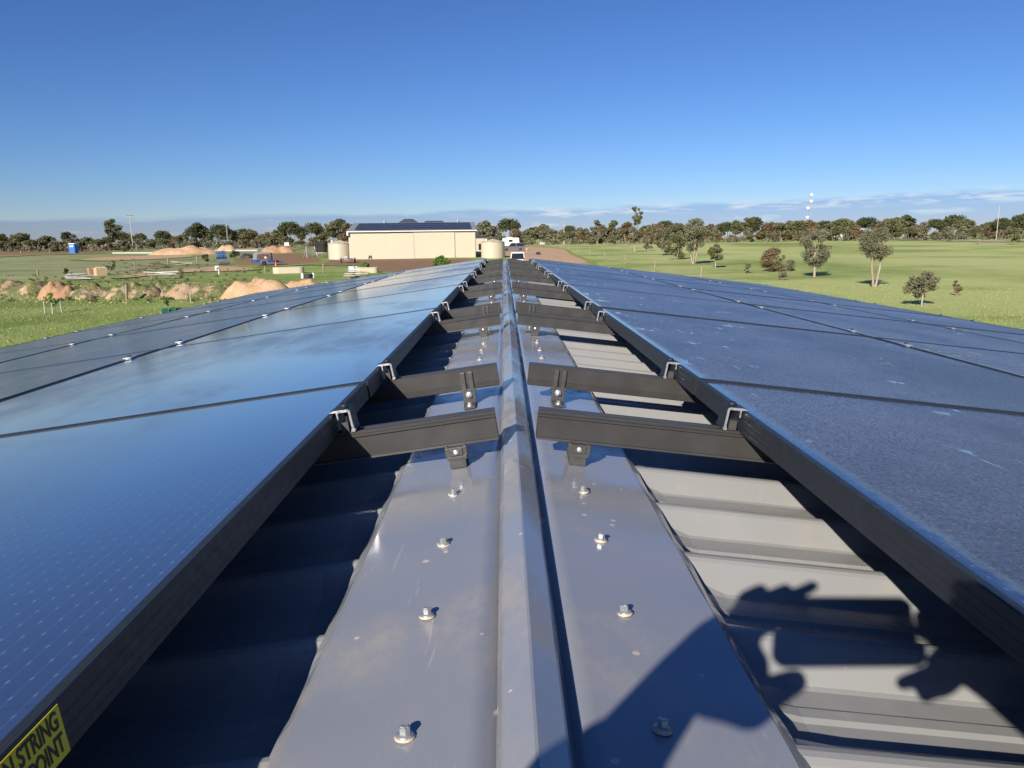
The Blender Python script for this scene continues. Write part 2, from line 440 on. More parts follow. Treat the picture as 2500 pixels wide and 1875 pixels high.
# ------------------------------------------------------------------ the near shed: roof, ridge cap, screws
RX, RZ = 0.0172, CZ - 0.3573
AL, AR = R(7.735), R(6.989)
SY, DD = 0.5221, 0.1859                 # first crest and crest spacing
Y0, Y1 = -2.45, 12.82                   # roof ends
UEND = 4.15
def alpha(s): return AL if s < 0 else AR
def S(s, u, y, n):
    a = alpha(s)
    return Vector((s * (u * math.cos(a) + n * math.sin(a)), y, RZ - u * math.sin(a) + n * math.cos(a)))
shed = empty('farm_shed', (RX, 0, 0), 0, 'low grey steel shed whose roof ridge runs away under the camera', 'shed')
m_wallg = M('shed_wall_steel', (.33, .32, .30), (.29, .28, .265), 2, .5)
prof = [(-.09295, -.0285), (-.086, -.0285), (-.080, -.031), (-.053, -.031), (-.047, -.0292), (-.0125, -.0055), (-.0065, -.0026), (0, -.0018),
        (.0065, -.0026), (.0125, -.0055), (.047, -.0292), (.053, -.031), (.080, -.031), (.086, -.0285)]
nper = 4
k0 = math.floor((Y0 - SY) / DD); k = k0
while SY + (k + .5) * DD < Y1:
    for s in (-1, 1):
        ys = []
        for j in range(nper):
            for (a, n) in prof: ys.append((SY + (k + 1 + j) * DD + a, n))
        ys.append((SY + (k + nper + .5) * DD, prof[0][1]))
        ys = [q for q in ys if q[0] <= Y1 + .01]
        if len(ys) < 3: continue
        us = [(.045, .020), (.15, .013), (.245, 0), (UEND, 0)]
        v = []; f = []
        for (u, lift) in us:
            for (y, n) in ys:
                w = max(0, min(1, (-n - .008) / .02)); v.append(S(s, u, y, n + lift * w))
        ny = len(ys)
        for a in range(len(us) - 1):
            for b in range(ny - 1):
                q = (a * ny + b, a * ny + b + 1, (a + 1) * ny + b + 1, (a + 1) * ny + b)
                f.append(q if s < 0 else q[::-1])
        mb = MB(); mb.add(v, f); mb.build('roof_sheet', m_sheet, shed, fix=False)
    k += nper
# walls and gutters
xl = S(-1, 3.95, 0, 0).x; zl = S(-1, 3.95, 0, -.05).z; xr = S(1, 3.95, 0, 0).x; zr = S(1, 3.95, 0, -.05).z
for nm, (xa, ya, xb, yb), z in (('wall', (xl, Y0 + .15, xl, Y1 - .15), zl), ('wall', (xr, Y0 + .15, xr, Y1 - .15), zr)):
    mb = MB(); mb.box(((xa + xb) / 2, (ya + yb) / 2, z / 2 - .1), (.06, abs(yb - ya), z + .2))
    for i in range(int((yb - ya) / .19)):
        mb.box((xa + (.04 if xa > 0 else -.04), ya + .1 + i * .19, z / 2 - .1), (.022, .045, z + .19))
    mb.build('wall', m_wallg, shed)
for ya in (Y0 + .15, Y1 - .15):
    mb = MB(); mb.prism([(xl, -.2), (xr, -.2), (xr, zr), (0, RZ - .06), (xl, zl)], ya - .03, ya + .03, 'y'); mb.build('end_wall', m_wallg, shed)
for s in (-1, 1):
    mb = MB(); p = S(s, UEND + .03, 0, -.06)
    mb.prism([(p.x - .07, p.z - .1), (p.x + .07, p.z - .1), (p.x + .07, p.z + .01), (p.x + .062, p.z + .01), (p.x + .062, p.z - .09), (p.x - .062, p.z - .09), (p.x - .062, p.z + .01), (p.x - .07, p.z + .01)], Y0, Y1, 'y')
    mb.build('gutter', m_wallg, shed)
# barge flashing at the far end
for s in (-1, 1):
    mb = MB()
    for (ua, ub, na, nb) in ((.16, UEND, .006, .006),):
        mb.add([S(s, ua, Y1 - .10, na), S(s, ub, Y1 - .10, na), S(s, ub, Y1 + .02, na), S(s, ua, Y1 + .02, na), S(s, ua, Y1 + .02, -.12), S(s, ub, Y1 + .02, -.12)], [(0, 1, 2, 3), (3, 2, 5, 4)])
    mb.build('barge_flashing', m_sheet, shed)

CAPW = .1930
def cap_section(ya, yb, lift):
    # one length of ridge cap: lip, wing, step, rolled top, step, wing, lip
    ny = int((yb - ya) / (DD / 10)); v = []; f = []
    for i in range(ny + 1):
        y = ya + (yb - ya) * i / ny
        ph = math.cos(2 * math.pi * (y - SY) / DD)           # 1 on a crest, -1 over a pan
        row = []
        def wing(s):
            pts = []
            for u in (.0275, .05, .085, .105, .135, .17, .192, CAPW):
                w = (u / CAPW) ** 2
                n = .0016 * (ph - 1) * .5 * w + .0011 * mn.noise(Vector((u * 9 + s * 7, y * 2.3, 1.7))) * min(1, u / .08) * 1.6
                pts.append(S(s, u, y, n + lift))
            pan = (1 - ph) * .5; pan = pan * pan * (3 - 2 * pan)
            pts.append(pts[-1].copy())
            pts.append(S(s, CAPW + .0030, y, -.0018 + lift))
            pts.append(S(s, CAPW + .0120 + .0050 * pan, y, -.0058 - .0100 * pan + lift))
            return pts
        L = wing(-1); Rr = wing(1)
        d = .0008 * mn.noise(Vector((3, y * 2.1, 5)))
        mid = [Vector((-.0235, y, RZ + .0095 + lift)), Vector((-.0215, y, RZ + .0125 + lift)), Vector((-.0012, y, RZ + .0245 + lift + d)), Vector((.0012, y, RZ + .0245 + lift + d)), Vector((.0215, y, RZ + .0125 + lift)), Vector((.0235, y, RZ + .0095 + lift))]
        row = L[::-1] + [L[0].copy()] + mid + [Rr[0].copy()] + Rr
        v += row
    n = len(row); smf = []; SKIP = (2, 10, n - 12, n - 4)
    for i in range(ny):
        for j in range(n - 1):
            if j in SKIP: continue
            f.append((i * n + j, i * n + j + 1, (i + 1) * n + j + 1, (i + 1) * n + j)); smf.append(3 <= j <= 9 or n - 11 <= j <= n - 5)
    mb = MB(); mb.add(v, f, 0, False); o = mb.build('ridge_cap', m_cap, shed, fix=False)
    md = o.modifiers.new('thick', 'SOLIDIFY'); md.thickness = .0012; md.offset = -1
    # wings smooth, folds crisp
    me = o.data; sm = smf
    me.polygons.foreach_set('use_smooth', sm)
    return o
cap_a = cap_section(Y0, 5.82, .0028)
cap_b = cap_section(5.70, Y1 + .01, .0004)
tag(cap_b, 'far length of ridge cap lapped under the near one')
# screws
def screw_mesh():
    mb = MB()
    mb.lathe([(.0080, 0), (.0082, .0012), (.0070, .0019)], 14, 1)
    mb.lathe([(.0072, .0016), (.0072, .0026), (.0058, .0034), (.0042, .0040)], 14, 0)
    hexp = [(.0044 * math.cos(R(60 * i + 12)), .0044 * math.sin(R(60 * i + 12))) for i in range(6)]
    mb.prism(hexp, .0036, .0088, 'z', 0)
    mb.lathe([(.0036, .0088), (.0030, .0097), (.0008, .0093)], 6, 0, smooth=False)
    return mb.mesh('screw')
sme = screw_mesh(); sme.materials.append(m_screw); sme.materials.append(m_seal)
RAILY = [1.2494 + (i // 2) * 1.742 + (.48 if i % 2 else 0) for i in range(13)]
k = -2
brk_y = []
for i, ry in enumerate(RAILY):
    near = ry + (.034 if i % 2 == 0 else -.034)
    kk = round((near - SY) / DD); brk_y.append(kk)
while SY + k * DD < Y1 - .05:
    y = SY + k * DD
    for s in (-1, 1):
        if k in brk_y: continue
        o = bpy.data.objects.new('screw', sme); COL.objects.link(o)
        cp = cap_a if y < 5.76 else cap_b
        o.parent = cp
        p = S(s, .0975 + .004 * (hsh('sc', k, s) - .5), y + .006 * (hsh('sy', k, s) - .5), .0030 if y < 5.76 else .0006)
        a = alpha(s) * s
        o.location = p; o.rotation_euler = (R(6 * (hsh('a', k, s) - .5)), a + R(5 * (hsh('b', k, s) - .5)), 6.28 * hsh('c', k, s))
    k += 1

# ------------------------------------------------------------------ solar panels
PT = .1177                                # top of the panels above the crest plane
W_, P_ = 1.2050, 1.742
UL, UR = .279, .353
PLEN = P_ - .016; PWID = W_ - .016
YJ = 1.541                                # first joint ahead of the camera
def frame_mesh():
    pr = [(.011, -.0045), (.011, 0), (.0016, 0), (0, -.0014), (0, -.0095), (.0004, -.0100), (.0004, -.0118), (0, -.0123), (0, -.0185), (.0004, -.0190), (.0004, -.0206), (0, -.0211), (0, -.0275), (.0004, -.0280), (.0004, -.0292), (0, -.0297), (0, -.035), (.028, -.035)]
    hw, hl = PWID / 2, PLEN / 2; v = []; f = []
    for (o, z) in pr:
        v += [(-hw + o, -hl + o, z), (hw - o, -hl + o, z), (hw - o, hl - o, z), (-hw + o, hl - o, z)]
    for i in range(len(pr) - 1):
        for k in range(4):
            a = i * 4 + k; b = i * 4 + (k + 1) % 4; f.append((a, a + 4, b + 4, b))
    mb = MB(); mb.add(v, f); return mb.mesh('frame')
fme = frame_mesh(); fme.materials.append(m_frame)
def glass_mesh(mat):
    hw, hl = PWID / 2 - .0112, PLEN / 2 - .0112
    mb = MB(); mb.add([(-hw, -hl, -.0016), (hw, -hl, -.0016), (hw, hl, -.0016), (-hw, hl, -.0016)], [(0, 1, 2, 3)])
    mb.add([(-hw, -hl, -.007), (hw, -hl, -.007), (hw, hl, -.007), (-hw, hl, -.007)], [(3, 2, 1, 0)])
    me = mb.mesh('glass', fix=False); me.materials.append(mat); return me
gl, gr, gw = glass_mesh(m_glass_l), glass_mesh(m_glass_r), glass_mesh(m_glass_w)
def slope_matrix(s, loc):
    a = alpha(s)
    if s > 0: cols = (Vector((math.cos(a), 0, -math.sin(a))), Vector((0, 1, 0)), Vector((math.sin(a), 0, math.cos(a))))
    else: cols = (Vector((-math.cos(a), 0, -math.sin(a))), Vector((0, -1, 0)), Vector((-math.sin(a), 0, math.cos(a))))
    m = Matrix(cols).transposed().to_4x4(); m.translation = loc; return m
ORD = ['nearest', 'second', 'third', 'fourth', 'fifth', 'sixth', 'seventh', 'eighth', 'ninth', 'tenth', 'eleventh', 'twelfth', 'thirteenth']
ROW = ['ridge row', 'middle row', 'eave row']
for s in (-1, 1):
    U0 = UL if s < 0 else UR
    for r in range(3):
        for kx in range(-1, 6):
            uc = U0 + W_ * (r + .5); yc = YJ + P_ * (kx + .5)
            p = S(s, uc, yc, PT) + Vector((RX, 0, 0))
            side = 'left' if s < 0 else 'right'
            look = 'black solar panel' if s < 0 else 'dewy solar panel'
            o = empty('solar_panel', (0, 0, 0), 0, f'{look} on the {side} slope, {ROW[r]}, {ORD[kx + 1]} from the camera', 'solar panel', f'solar panels on the {side} roof slope')
            jit = Matrix.Rotation(R(.05 * (hsh('pj', s, r, kx) - .5)), 4, 'Z') @ Matrix.Rotation(R(.22 * (hsh('pk', s, r, kx) - .5)), 4, 'X') @ Matrix.Rotation(R(.16 * (hsh('pl', s, r, kx) - .5)), 4, 'Y')
            o.matrix_world = slope_matrix(s, p) @ jit
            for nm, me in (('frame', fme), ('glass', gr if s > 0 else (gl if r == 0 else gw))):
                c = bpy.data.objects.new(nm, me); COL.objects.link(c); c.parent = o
            if s < 0 and r == 0 and kx == -1: PANEL0 = o

# warning label on the inner frame side of the nearest left panel: local x = -PWID/2 face, local y runs towards the camera
lab = empty('warning_label', (0, 0, 0), 0, 'yellow label reading STRING POINT on the frame of the nearest left panel', 'label')
lab.matrix_world = PANEL0.matrix_world.copy()
ycen = YJ - P_ / 2                        # world y of the panel centre
yend = -(0.437 - ycen)                    # local y of the label's far end
ysta = yend + .150
fx = -PWID / 2 - .0006
mb = MB(); mb.box((fx, (yend + ysta) / 2, -.0182), (.0006, ysta - yend, .0325)); mb.build('sticker', m_yellow, lab)
def text_mesh(txt, size, mat, parent, mat4, align='RIGHT', name='lettering', ext=.0001, bold=0.0):
    cu = bpy.data.curves.new(name, 'FONT'); cu.body = txt; cu.size = size; cu.extrude = ext; cu.offset = bold; cu.align_x = align
    to = bpy.data.objects.new(name, cu); COL.objects.link(to)
    dg = bpy.context.evaluated_depsgraph_get(); dg.update()
    me = bpy.data.meshes.new_from_object(to.evaluated_get(dg)); me.name = name; me.materials.clear(); me.materials.append(mat)
    bpy.data.objects.remove(to); bpy.data.curves.remove(cu)
    o = bpy.data.objects.new(name, me); COL.objects.link(o); o.parent = parent; o.matrix_local = mat4
    return o
# text direction: away from the camera = local -y ; text up = local z ; faces local -x
TM = Matrix(((0, 0, -1, 0), (-1, 0, 0, 0), (0, 1, 0, 0), (0, 0, 0, 1)))
for txt, z in (('N STRING', -.0150), ('POINT', -.0300)):
    t4 = TM.copy(); t4.translation = (fx - .0006, yend + .0035, z)
    t4 = t4 @ Matrix.Diagonal((.70, 1, 1, 1))
    text_mesh(txt, .0165, m_ink, lab, t4, bold=.0004)

# ------------------------------------------------------------------ rails, feet and clamps
RB, RT = .0345, .0827                     # rail bottom and top above the crest plane
def rail_proto(s, kind):
    """local frame of the slope: x downslope, y along the ridge, z up. q = +1 when local -y faces the camera"""
    q = 1 if s > 0 else -1
    U0 = UL if s < 0 else UR
    root = empty('mounting_rail', (0, 0, 0))
    h0, h1 = RB, RT - .0004; w = .0175
    def yy(v): return v * q
    # cross section, near side first; kind A shows the beaded side, kind B the grooved side
    bead = [(-w, h0 + .0045), (-w - .0035, h0 + .004), (-w - .004, h0 + .001), (-w - .002, h0)]
    topb = [(-w - .002, h1 - .0095), (-w - .004, h1 - .0085), (-w - .004, h1 - .0052), (-w - .001, h1 - .0042), (-w + .0005, h1 - .0035), (-w + .0005, h1)]
    slot = [(-.0075, h1), (-.0075, h1 - .003), (-.0065, h1 - .003), (-.0065, h1 - .010), (.0065, h1 - .010), (.0065, h1 - .003), (.0075, h1 - .003), (.0075, h1)]
    gro = []
    for g in range(4):
        z = h0 + .002 + g * .0028
        gro += [(w, z), (w, z + .0016), (w - .0009, z + .0018), (w - .0009, z + .0026)]
    side2 = [(w - .001, h0)] + gro + [(w, h0 + .0138), (w, h1 - .002), (w - .002, h1)]
    sec = bead[::-1] and ([(-w - .002, h0)] + side2 + slot[::-1] + [(-w + .0005, h1), (-w + .0005, h1 - .0035), (-w - .001, h1 - .0042), (-w - .004, h1 - .0052), (-w - .004, h1 - .0085), (-w - .002, h1 - .0095), (-w, h1 - .0105), (-w, h0 + .0045), (-w - .0035, h0 + .004), (-w - .004, h0 + .001)])
    if kind == 'B': sec = [(-a, b) for a, b in sec][::-1]
    sec = [(yy(a), b) for a, b in sec]
    if q < 0: sec = sec[::-1]
    ua, ub = .027, U0 + 3 * W_ + .06
    mb = MB(); mb.prism(sec, ua, ub, 'x', 0, 1); mb.build('rail_bar', [m_rail, m_brk], root)
    # end clamp beside the ridge and at the eave
    def end_clamp(u, d):
        # d = +1: the panel lies downslope of the clamp
        P = lambda a, b: (u + d * a, b)
        z0, zt = RT, PT + .0008
        poly = [P(.0085, zt + .0006), P(-.001, zt + .0034), P(-.0225, zt + .0034), P(-.0265, zt + .001), P(-.0285, z0 + .006), P(-.0315, z0 + .004), P(-.0285, z0 + .0004), P(-.0225, z0 + .0004), P(-.0245, z0 + .008), P(-.0228, zt - .001), P(-.006, zt - .001), P(-.0058, zt - .0125), P(-.0035, zt - .0125), P(-.0028, zt), P(.0015, zt)]
        mb = MB(); mb.prism(poly, -.020, .020, 'y', 0, 1)
        c = mb.build('end_clamp', [m_frame, m_alu], root)
        mb = MB(); mb.lathe([(.0065, zt + .0034), (.0075, zt + .0060), (.0066, zt + .0092), (.0030, zt + .0104), (.0026, zt + .0075)], 12, 0, (u - d * .0145, 0, 0))
        mb.lathe([(.0032, z0 - .004), (.0032, zt + .0034)], 8, 0, (u - d * .0145, 0, 0)); mb.build('bolt', m_frame, c)
        mb = MB(); mb.box((u - d * .0125, 0, z0 + .0085), (.0125, .030, .0165)); mb.build('clamp_block', m_brk, c)
    end_clamp(U0 + .0075, 1)
    end_clamp(U0 + 3 * W_ - .0075, -1)
    for r in (1, 2):
        u = U0 + r * W_
        mb = MB(); mb.prism([(u - .017, PT + .0014), (u - .015, PT + .0045), (u - .006, PT + .0052), (u + .006, PT + .0052), (u + .015, PT + .0045), (u + .017, PT + .0014), (u + .0065, PT + .0012), (u + .0055, RT), (u - .0055, RT), (u - .0065, PT + .0012)], -.022, .022, 'y')
        c = mb.build('mid_clamp', m_alu, root)
        mb = MB(); mb.lathe([(.0062, PT + .0050), (.0068, PT + .0080), (.0055, PT + .0105), (.0025, PT + .0108)], 10, 0, (u, 0, 0)); mb.build('bolt', m_frame, c)
    # roof foot on the crest
    uf = .098
    if kind == 'B':
        yf = -w                                   # near face
        mb = MB()
        mb.box((uf, yy(yf - .0025), .0185), (.029, .0045, .037))
        for dx in (-.0087, .0087):
            mb.prism([(yy(yf - .0005), .030), (yy(yf - .0055), .030), (yy(yf - .0055), .0735), (yy(yf - .0035), .0770), (yy(yf - .0005), .0770)], uf + dx - .0048, uf + dx + .0048, 'x')
            for z in range(7): mb.box((uf + dx, yy(yf - .0060), .036 + z * .0034), (.0094, .0016, .0016))
        mb.box((uf, yy(yf - .028), .0045), (.026, .054, .0040))
        mb.box((uf, yy(yf - .0025), .0345), (.036, .0055, .006))
        ft = mb.build('roof_foot', m_brk, root, bevel=.0006)
        mb = MB(); mb.lathe([(.0078, 0), (.0080, .0016), (.0060, .0026)], 14, 0, ax='y')
        mb.prism([(.0056 * math.cos(R(60 * i)), .0056 * math.sin(R(60 * i))) for i in range(6)], .0024, .0070, 'y')
        mb.lathe([(.0036, .0070), (.0034, .0105), (.0004, .0108)], 10, 0, ax='y')
        for i_, v in enumerate(mb.v): mb.v[i_] = (v[0] + uf, yy(yf - .005 - v[1]), v[2] + .024)
        mb.build('bolt', m_alu, ft)
        mb = MB(); mb.lathe([(.0072, .0065), (.0072, .0078), (.0058, .0085)], 12, 0, (uf, yy(yf - .042), 0)); mb.prism([(uf + .0045 * math.cos(R(60 * i)), yy(yf - .042) + .0045 * math.sin(R(60 * i))) for i in range(6)], .0080, .0135, 'z'); mb.build('screw', m_alu, ft)
    else:
        yf = -w - .004
        mb = MB()
        mb.box((uf, yy(yf - .006), .0275), (.036, .013, .0155))
        mb.box((uf, yy(yf - .0135), .0275), (.021, .003, .0115))
        mb.box((uf, yy(yf - .003), .0170), (.032, .019, .0060))
        mb.box((uf, yy(yf + .001), .0085), (.027, .024, .0165))
        mb.box((uf, yy(yf + .030), .0050), (.026, .060, .0040))
        mb.box((uf, yy(w + .004), .036), (.028, .0045, .062))
        for dx in (-.015, .015): mb.box((uf + dx, yy(yf - .004), .0310), (.0045, .012, .012))
        ft = mb.build('roof_foot', m_brk, root, bevel=.0006)
        mb = MB(); mb.lathe([(.0048, .0), (.0050, .0018), (.0038, .0034), (.0012, .0036)], 12, 0, ax='y')
        for i_, v in enumerate(mb.v): mb.v[i_] = (v[0] + uf, yy(yf - .0148 - v[1]), v[2] + .0285)
        mb.build('bolt', m_alu, ft)
    return root
protos = {}
for s in (-1, 1):
    for i, ry in enumerate(RAILY):
        kind = 'A' if i % 2 == 0 else 'B'
        if (s, kind) not in protos:
            o = rail_proto(s, kind); protos[(s, kind)] = o
        else: o = copy_tree(protos[(s, kind)])
        side = 'left' if s < 0 else 'right'
        tag(o, f'black aluminium mounting rail on the {side} slope, {ORD[i]} from the camera', 'mounting rail', f'mounting rails on the {side} roof slope')
        o.matrix_world = slope_matrix(s, S(s, .004 * (hsh('ru', s, i) - .5), ry, .003 if ry < 5.7 else .001) + Vector((RX, 0, 0)))
# ------------------------------------------------------------------ vegetation
def leaf_mat(name, a, b, c):
    t = NT(name)
    f = t.attr('tint'); n = t.noise(.9, 4, .6, 'Object')
    col = t.mix(t.ramp(f, .0, .6), a, b); col = t.mix(t.ramp(f, .72, 1.0, 0, .85), col, c)
    col = t.mix(t.ramp(n, .35, .7, 0, .45), col, tuple(q * .62 for q in a))
    oi = t.n.new('ShaderNodeObjectInfo')
    col = t.mix(t.math('MULTIPLY', oi.outputs['Random'], .45), col, tuple(q * .7 for q in b))
    t.set('Base Color', col); t.set('Roughness', .62); t.set('Specular IOR Level', .25)
    tr = t.n.new('ShaderNodeBsdfTranslucent'); t.l.new(col, tr.inputs['Color'])
    mx = t.n.new('ShaderNodeMixShader'); mx.inputs[0].default_value = .22
    t.l.new(t.b.outputs[0], mx.inputs[1]); t.l.new(tr.outputs[0], mx.inputs[2]); t.l.new(mx.outputs[0], t.out.inputs[0])
    return t.m
m_leaf_olive = leaf_mat('leaf_olive', (0.129, 0.142, 0.059), (0.195, 0.195, 0.096), (0.289, 0.256, 0.132))
m_leaf_grey = leaf_mat('leaf_greygreen', (0.157, 0.162, 0.096), (0.247, 0.234, 0.145), (0.363, 0.314, 0.198))
m_leaf_brown = leaf_mat('leaf_bronze', (.165, .132, .075), (.235, .175, .095), (.30, .215, .115))
m_leaf_dark = leaf_mat('leaf_dark', (0.069, 0.086, 0.040), (0.119, 0.129, 0.056), (0.198, 0.185, 0.083))
m_leaf_fresh = leaf_mat('leaf_fresh', (0.099, 0.181, 0.036), (0.165, 0.264, 0.058), (0.264, 0.346, 0.099))
m_bark = M('bark', (.30, .245, .185), (.185, .15, .115), 6, .85, bump=.4, bscale=25)
m_bark_pale = M('bark_pale', (.40, .32, .24), (.28, .22, .165), 4, .8, bump=.3, bscale=20)

def leaf_cloud(centres, radii, n, size, rng, squash=.8):
    """n leaf-sized quads spread through clumps; returns verts, faces, tint"""
    centres = np.array(centres, float); radii = np.array(radii, float)
    w = radii ** 2; idx = rng.choice(len(centres), n, p=w / w.sum())
    d = rng.normal(size=(n, 3)); d /= np.linalg.norm(d, axis=1)[:, None] + 1e-9
    rr = radii[idx] * rng.random(n) ** .42
    off = d * rr[:, None]; off[:, 2] *= squash
    p = centres[idx] + off
    u = rng.normal(size=(n, 3)); u /= np.linalg.norm(u, axis=1)[:, None]
    v = rng.normal(size=(n, 3)); v -= (v * u).sum(1)[:, None] * u; v /= np.linalg.norm(v, axis=1)[:, None]
    s = size * (.55 + .9 * rng.random(n))
    u *= (s * .5)[:, None]; v *= (s * (.20 + .22 * rng.random(n)))[:, None]
    V = np.stack([p - u, p + v * .9 - u * .1, p + u, p - v * .9 + u * .1], 1).reshape(-1, 3)
    clt = rng.random(len(centres)) * .5
    tint = np.clip(clt[idx] + .5 * rng.random(n), 0, 1)
    return V, tint
def quad_mesh(name, V, tint):
    n = len(V) // 4
    me = bpy.data.meshes.new(name); me.vertices.add(len(V)); me.vertices.foreach_set('co', V.astype(np.float32).ravel())
    me.loops.add(4 * n); me.loops.foreach_set('vertex_index', np.arange(4 * n, dtype=np.int32))
    me.polygons.add(n); me.polygons.foreach_set('loop_start', np.arange(0, 4 * n, 4, dtype=np.int32)); me.polygons.foreach_set('loop_total', np.full(n, 4, np.int32))
    at = me.attributes.new('tint', 'FLOAT', 'FACE'); at.data.foreach_set('value', tint.astype(np.float32))
    me.update(calc_edges=True); me.validate(); return me
def tree_parts(seed, h, w, base, nclump, nleaf, size, trunks=1, style='round', lean=0.0):
    rng = np.random.default_rng(seed)
    C = []; Rd = []
    cz0 = h * base; ch = h - cz0
    nclump = int(nclump * 1.5)
    for i in range(nclump):
        for _ in range(40):
            a = rng.random() * 6.283; r = math.sqrt(rng.random()); z = rng.random()
            if style == 'umbrella':
                z = .45 + .55 * z; lim = math.sqrt(max(0, 1 - ((z - .55) / .48) ** 2))
            elif style == 'upright':
                lim = .55 + .45 * math.sin(math.pi * min(1, z * 1.05)) if z < .95 else .4
                lim *= (1.0 if z > .25 else .55 + z * 1.8)
            elif style == 'vase':
                lim = .35 + .65 * min(1, z * 1.5); lim *= 1 if z < .8 else (1 - (z - .8) * 2.4)
            elif style == 'bush':
                lim = math.sqrt(max(0, 1 - z ** 2)) * 1.0
            else:
                lim = math.sqrt(max(0, 1 - (2 * z - 1) ** 2))
            if lim > .2 and r <= 1: break
        rr = w / 2 * lim * r * .86
        C.append((rr * math.cos(a) + lean * z * w * .3, rr * math.sin(a), cz0 + ch * (.06 + .82 * z)))
        Rd.append(w * (.07 + .15 * rng.random()) * (1.15 if style == 'umbrella' else 1))
    V, tint = leaf_cloud(C, Rd, int(nleaf * 1.9), size * 1.05, rng, .8)
    crown = quad_mesh('crown', V, tint)
    mb = MB(); tops = []
    for k in range(trunks):
        a = rng.random() * 6.283 if trunks == 1 else k * 6.283 / trunks + .6
        sp = w * (.10 if trunks > 1 else .03) * (1.2 if style in ('umbrella', 'vase') else 1)
        t0 = Vector((.02 * w * math.cos(a), .02 * w * math.sin(a), -.15)); t1 = Vector((sp * math.cos(a), sp * math.sin(a), cz0 * .6 + .05 * h)); t2 = Vector((sp * 1.7 * math.cos(a + .3), sp * 1.7 * math.sin(a + .3), cz0 + ch * .35)); 
        r0 = h * .020 / math.sqrt(trunks) + .012
        mb.tube([t0, t1, t2], [r0 * 1.25, r0, r0 * .62], 6); tops.append((t1, t2, r0))
    for i, c in enumerate(C):
        if i % (2 if nclump > 14 else 1): continue
        cv = Vector(c); t1, t2, r0 = min(tops, key=lambda q: (q[1] - cv).length)
        s0 = t1.lerp(t2, .35 + .65 * rng.random()); mid = s0.lerp(cv, .5) + Vector((0, 0, .04 * h * (rng.random() - .3)))
        mb.tube([s0, mid, cv], [r0 * .42, r0 * .26, r0 * .08], 4, cap=False)
    trunk = mb.mesh('trunk')
    return trunk, crown
def tree(name, label, loc, h, w, base=.3, nclump=18, nleaf=1500, size=.3, trunks=1, style='round', leaf=None, bark=None, cat='tree', group=None, seed=0, lean=0.0):
    tm, cm = tree_parts(seed, h, w, base, nclump, nleaf, size, trunks, style, lean)
    o = empty(name, loc, hsh('tr', seed) * 6.28, label, cat, group)
    link('trunk', tm, bark or m_bark, o); link('crown', cm, leaf or m_leaf_olive, o)
    return o
# trees of the right paddock: base px, top py, width px, ...
def ptree(name, label, bx, by, ty, wpx, seed, style='round', base=.28, trunks=1, leaf=None, bark=None, nclump=20, nleaf=2200, size=None, cat='tree', lean=0.0, group='trees standing in the right paddock'):
    p = G(bx, by); m_ = pxm(p); h = (by - ty) * m_ * 1.0; w = wpx * m_
    return tree(name, label, p, h, w, base, nclump, nleaf, size or max(.10, 3.6 * m_), trunks, style, leaf, bark, cat, group, seed, lean)
ptree('gum_tree', 'twin trunked gum with loose grey green crown, largest in the right paddock', 2135, 700, 551, 112, 11, 'vase', .44, 2, m_leaf_grey, m_bark_pale, 22, 3600)
ptree('gum_tree', 'tall dense egg shaped grey gum left of the twin trunked gum', 1990, 677, 554, 76, 12, 'upright', .20, 1, m_leaf_grey, m_bark_pale, 26, 3400)
ptree('gum_tree', 'small round sapling on a thin stem, nearest tree on the right', 2248, 747, 664, 78, 13, 'round', .26, 1, m_leaf_grey, m_bark_pale, 18, 1500)
ptree('shrub', 'wide bronze brown bush left of the egg shaped gum', 1886, 663, 604, 74, 14, 'bush', .02, 3, m_leaf_brown, m_bark, 20, 2600, cat='bush')
ptree('shrub', 'low olive shrub touching the bronze bush', 1922, 662, 632, 36, 15, 'bush', .05, 2, m_leaf_grey, m_bark, 12, 700, cat='bush')
ptree('shrub', 'sparse little shrub left of the bronze bush', 1826, 667, 644, 26, 16, 'round', .15, 2, m_leaf_grey, m_bark, 9, 320, cat='bush')
ptree('shrub', 'thin straggly shrub at the panel edge below the bronze bush', 1910, 684, 661, 26, 17, 'round', .15, 2, m_leaf_grey, m_bark, 9, 260, cat='bush')
ptree('shrub', 'small rust coloured bush alone in the grass at far right', 2336, 722, 683, 25, 18, 'upright', .1, 2, m_leaf_brown, m_bark, 10, 420, cat='bush')
ptree('gum_tree', 'tall vase shaped gum at the right end of the fence line trees', 1693, 645, 530, 70, 21, 'vase', .26, 3, m_leaf_grey, m_bark_pale, 26, 3200)
ptree('gum_tree', 'bushy dark green tree reaching the ground along the fence line', 1650, 634, 567, 57, 22, 'bush', .06, 2, m_leaf_olive, m_bark, 24, 2800)
ptree('gum_tree', 'lollipop shaped small tree right of the vase shaped gum', 1747, 655, 595, 43, 23, 'round', .30, 1, m_leaf_olive, m_bark_pale, 16, 1500)
ptree('gum_tree', 'medium brownish gum behind the bushy dark green tree', 1614, 624, 553, 46, 24, 'upright', .22, 1, m_leaf_grey, m_bark, 20, 1900)
ptree('gum_tree', 'low rounded tree left of the medium brownish gum', 1582, 612, 577, 27, 25, 'bush', .08, 1, m_leaf_grey, m_bark, 14, 900)
ptree('gum_tree', 'slim grey gum on a bare trunk in the fence line', 1550, 615, 548, 32, 26, 'upright', .30, 1, m_leaf_grey, m_bark_pale, 16, 1300)
ptree('gum_tree', 'grey crowned gum, second from the left of the fence line trees', 1511, 602, 558, 27, 27, 'upright', .24, 1, m_leaf_grey, m_bark, 14, 1000)
ptree('gum_tree', 'brown crowned gum, leftmost of the fence line trees', 1476, 601, 556, 29, 28, 'upright', .24, 1, m_leaf_brown, m_bark, 14, 1000)
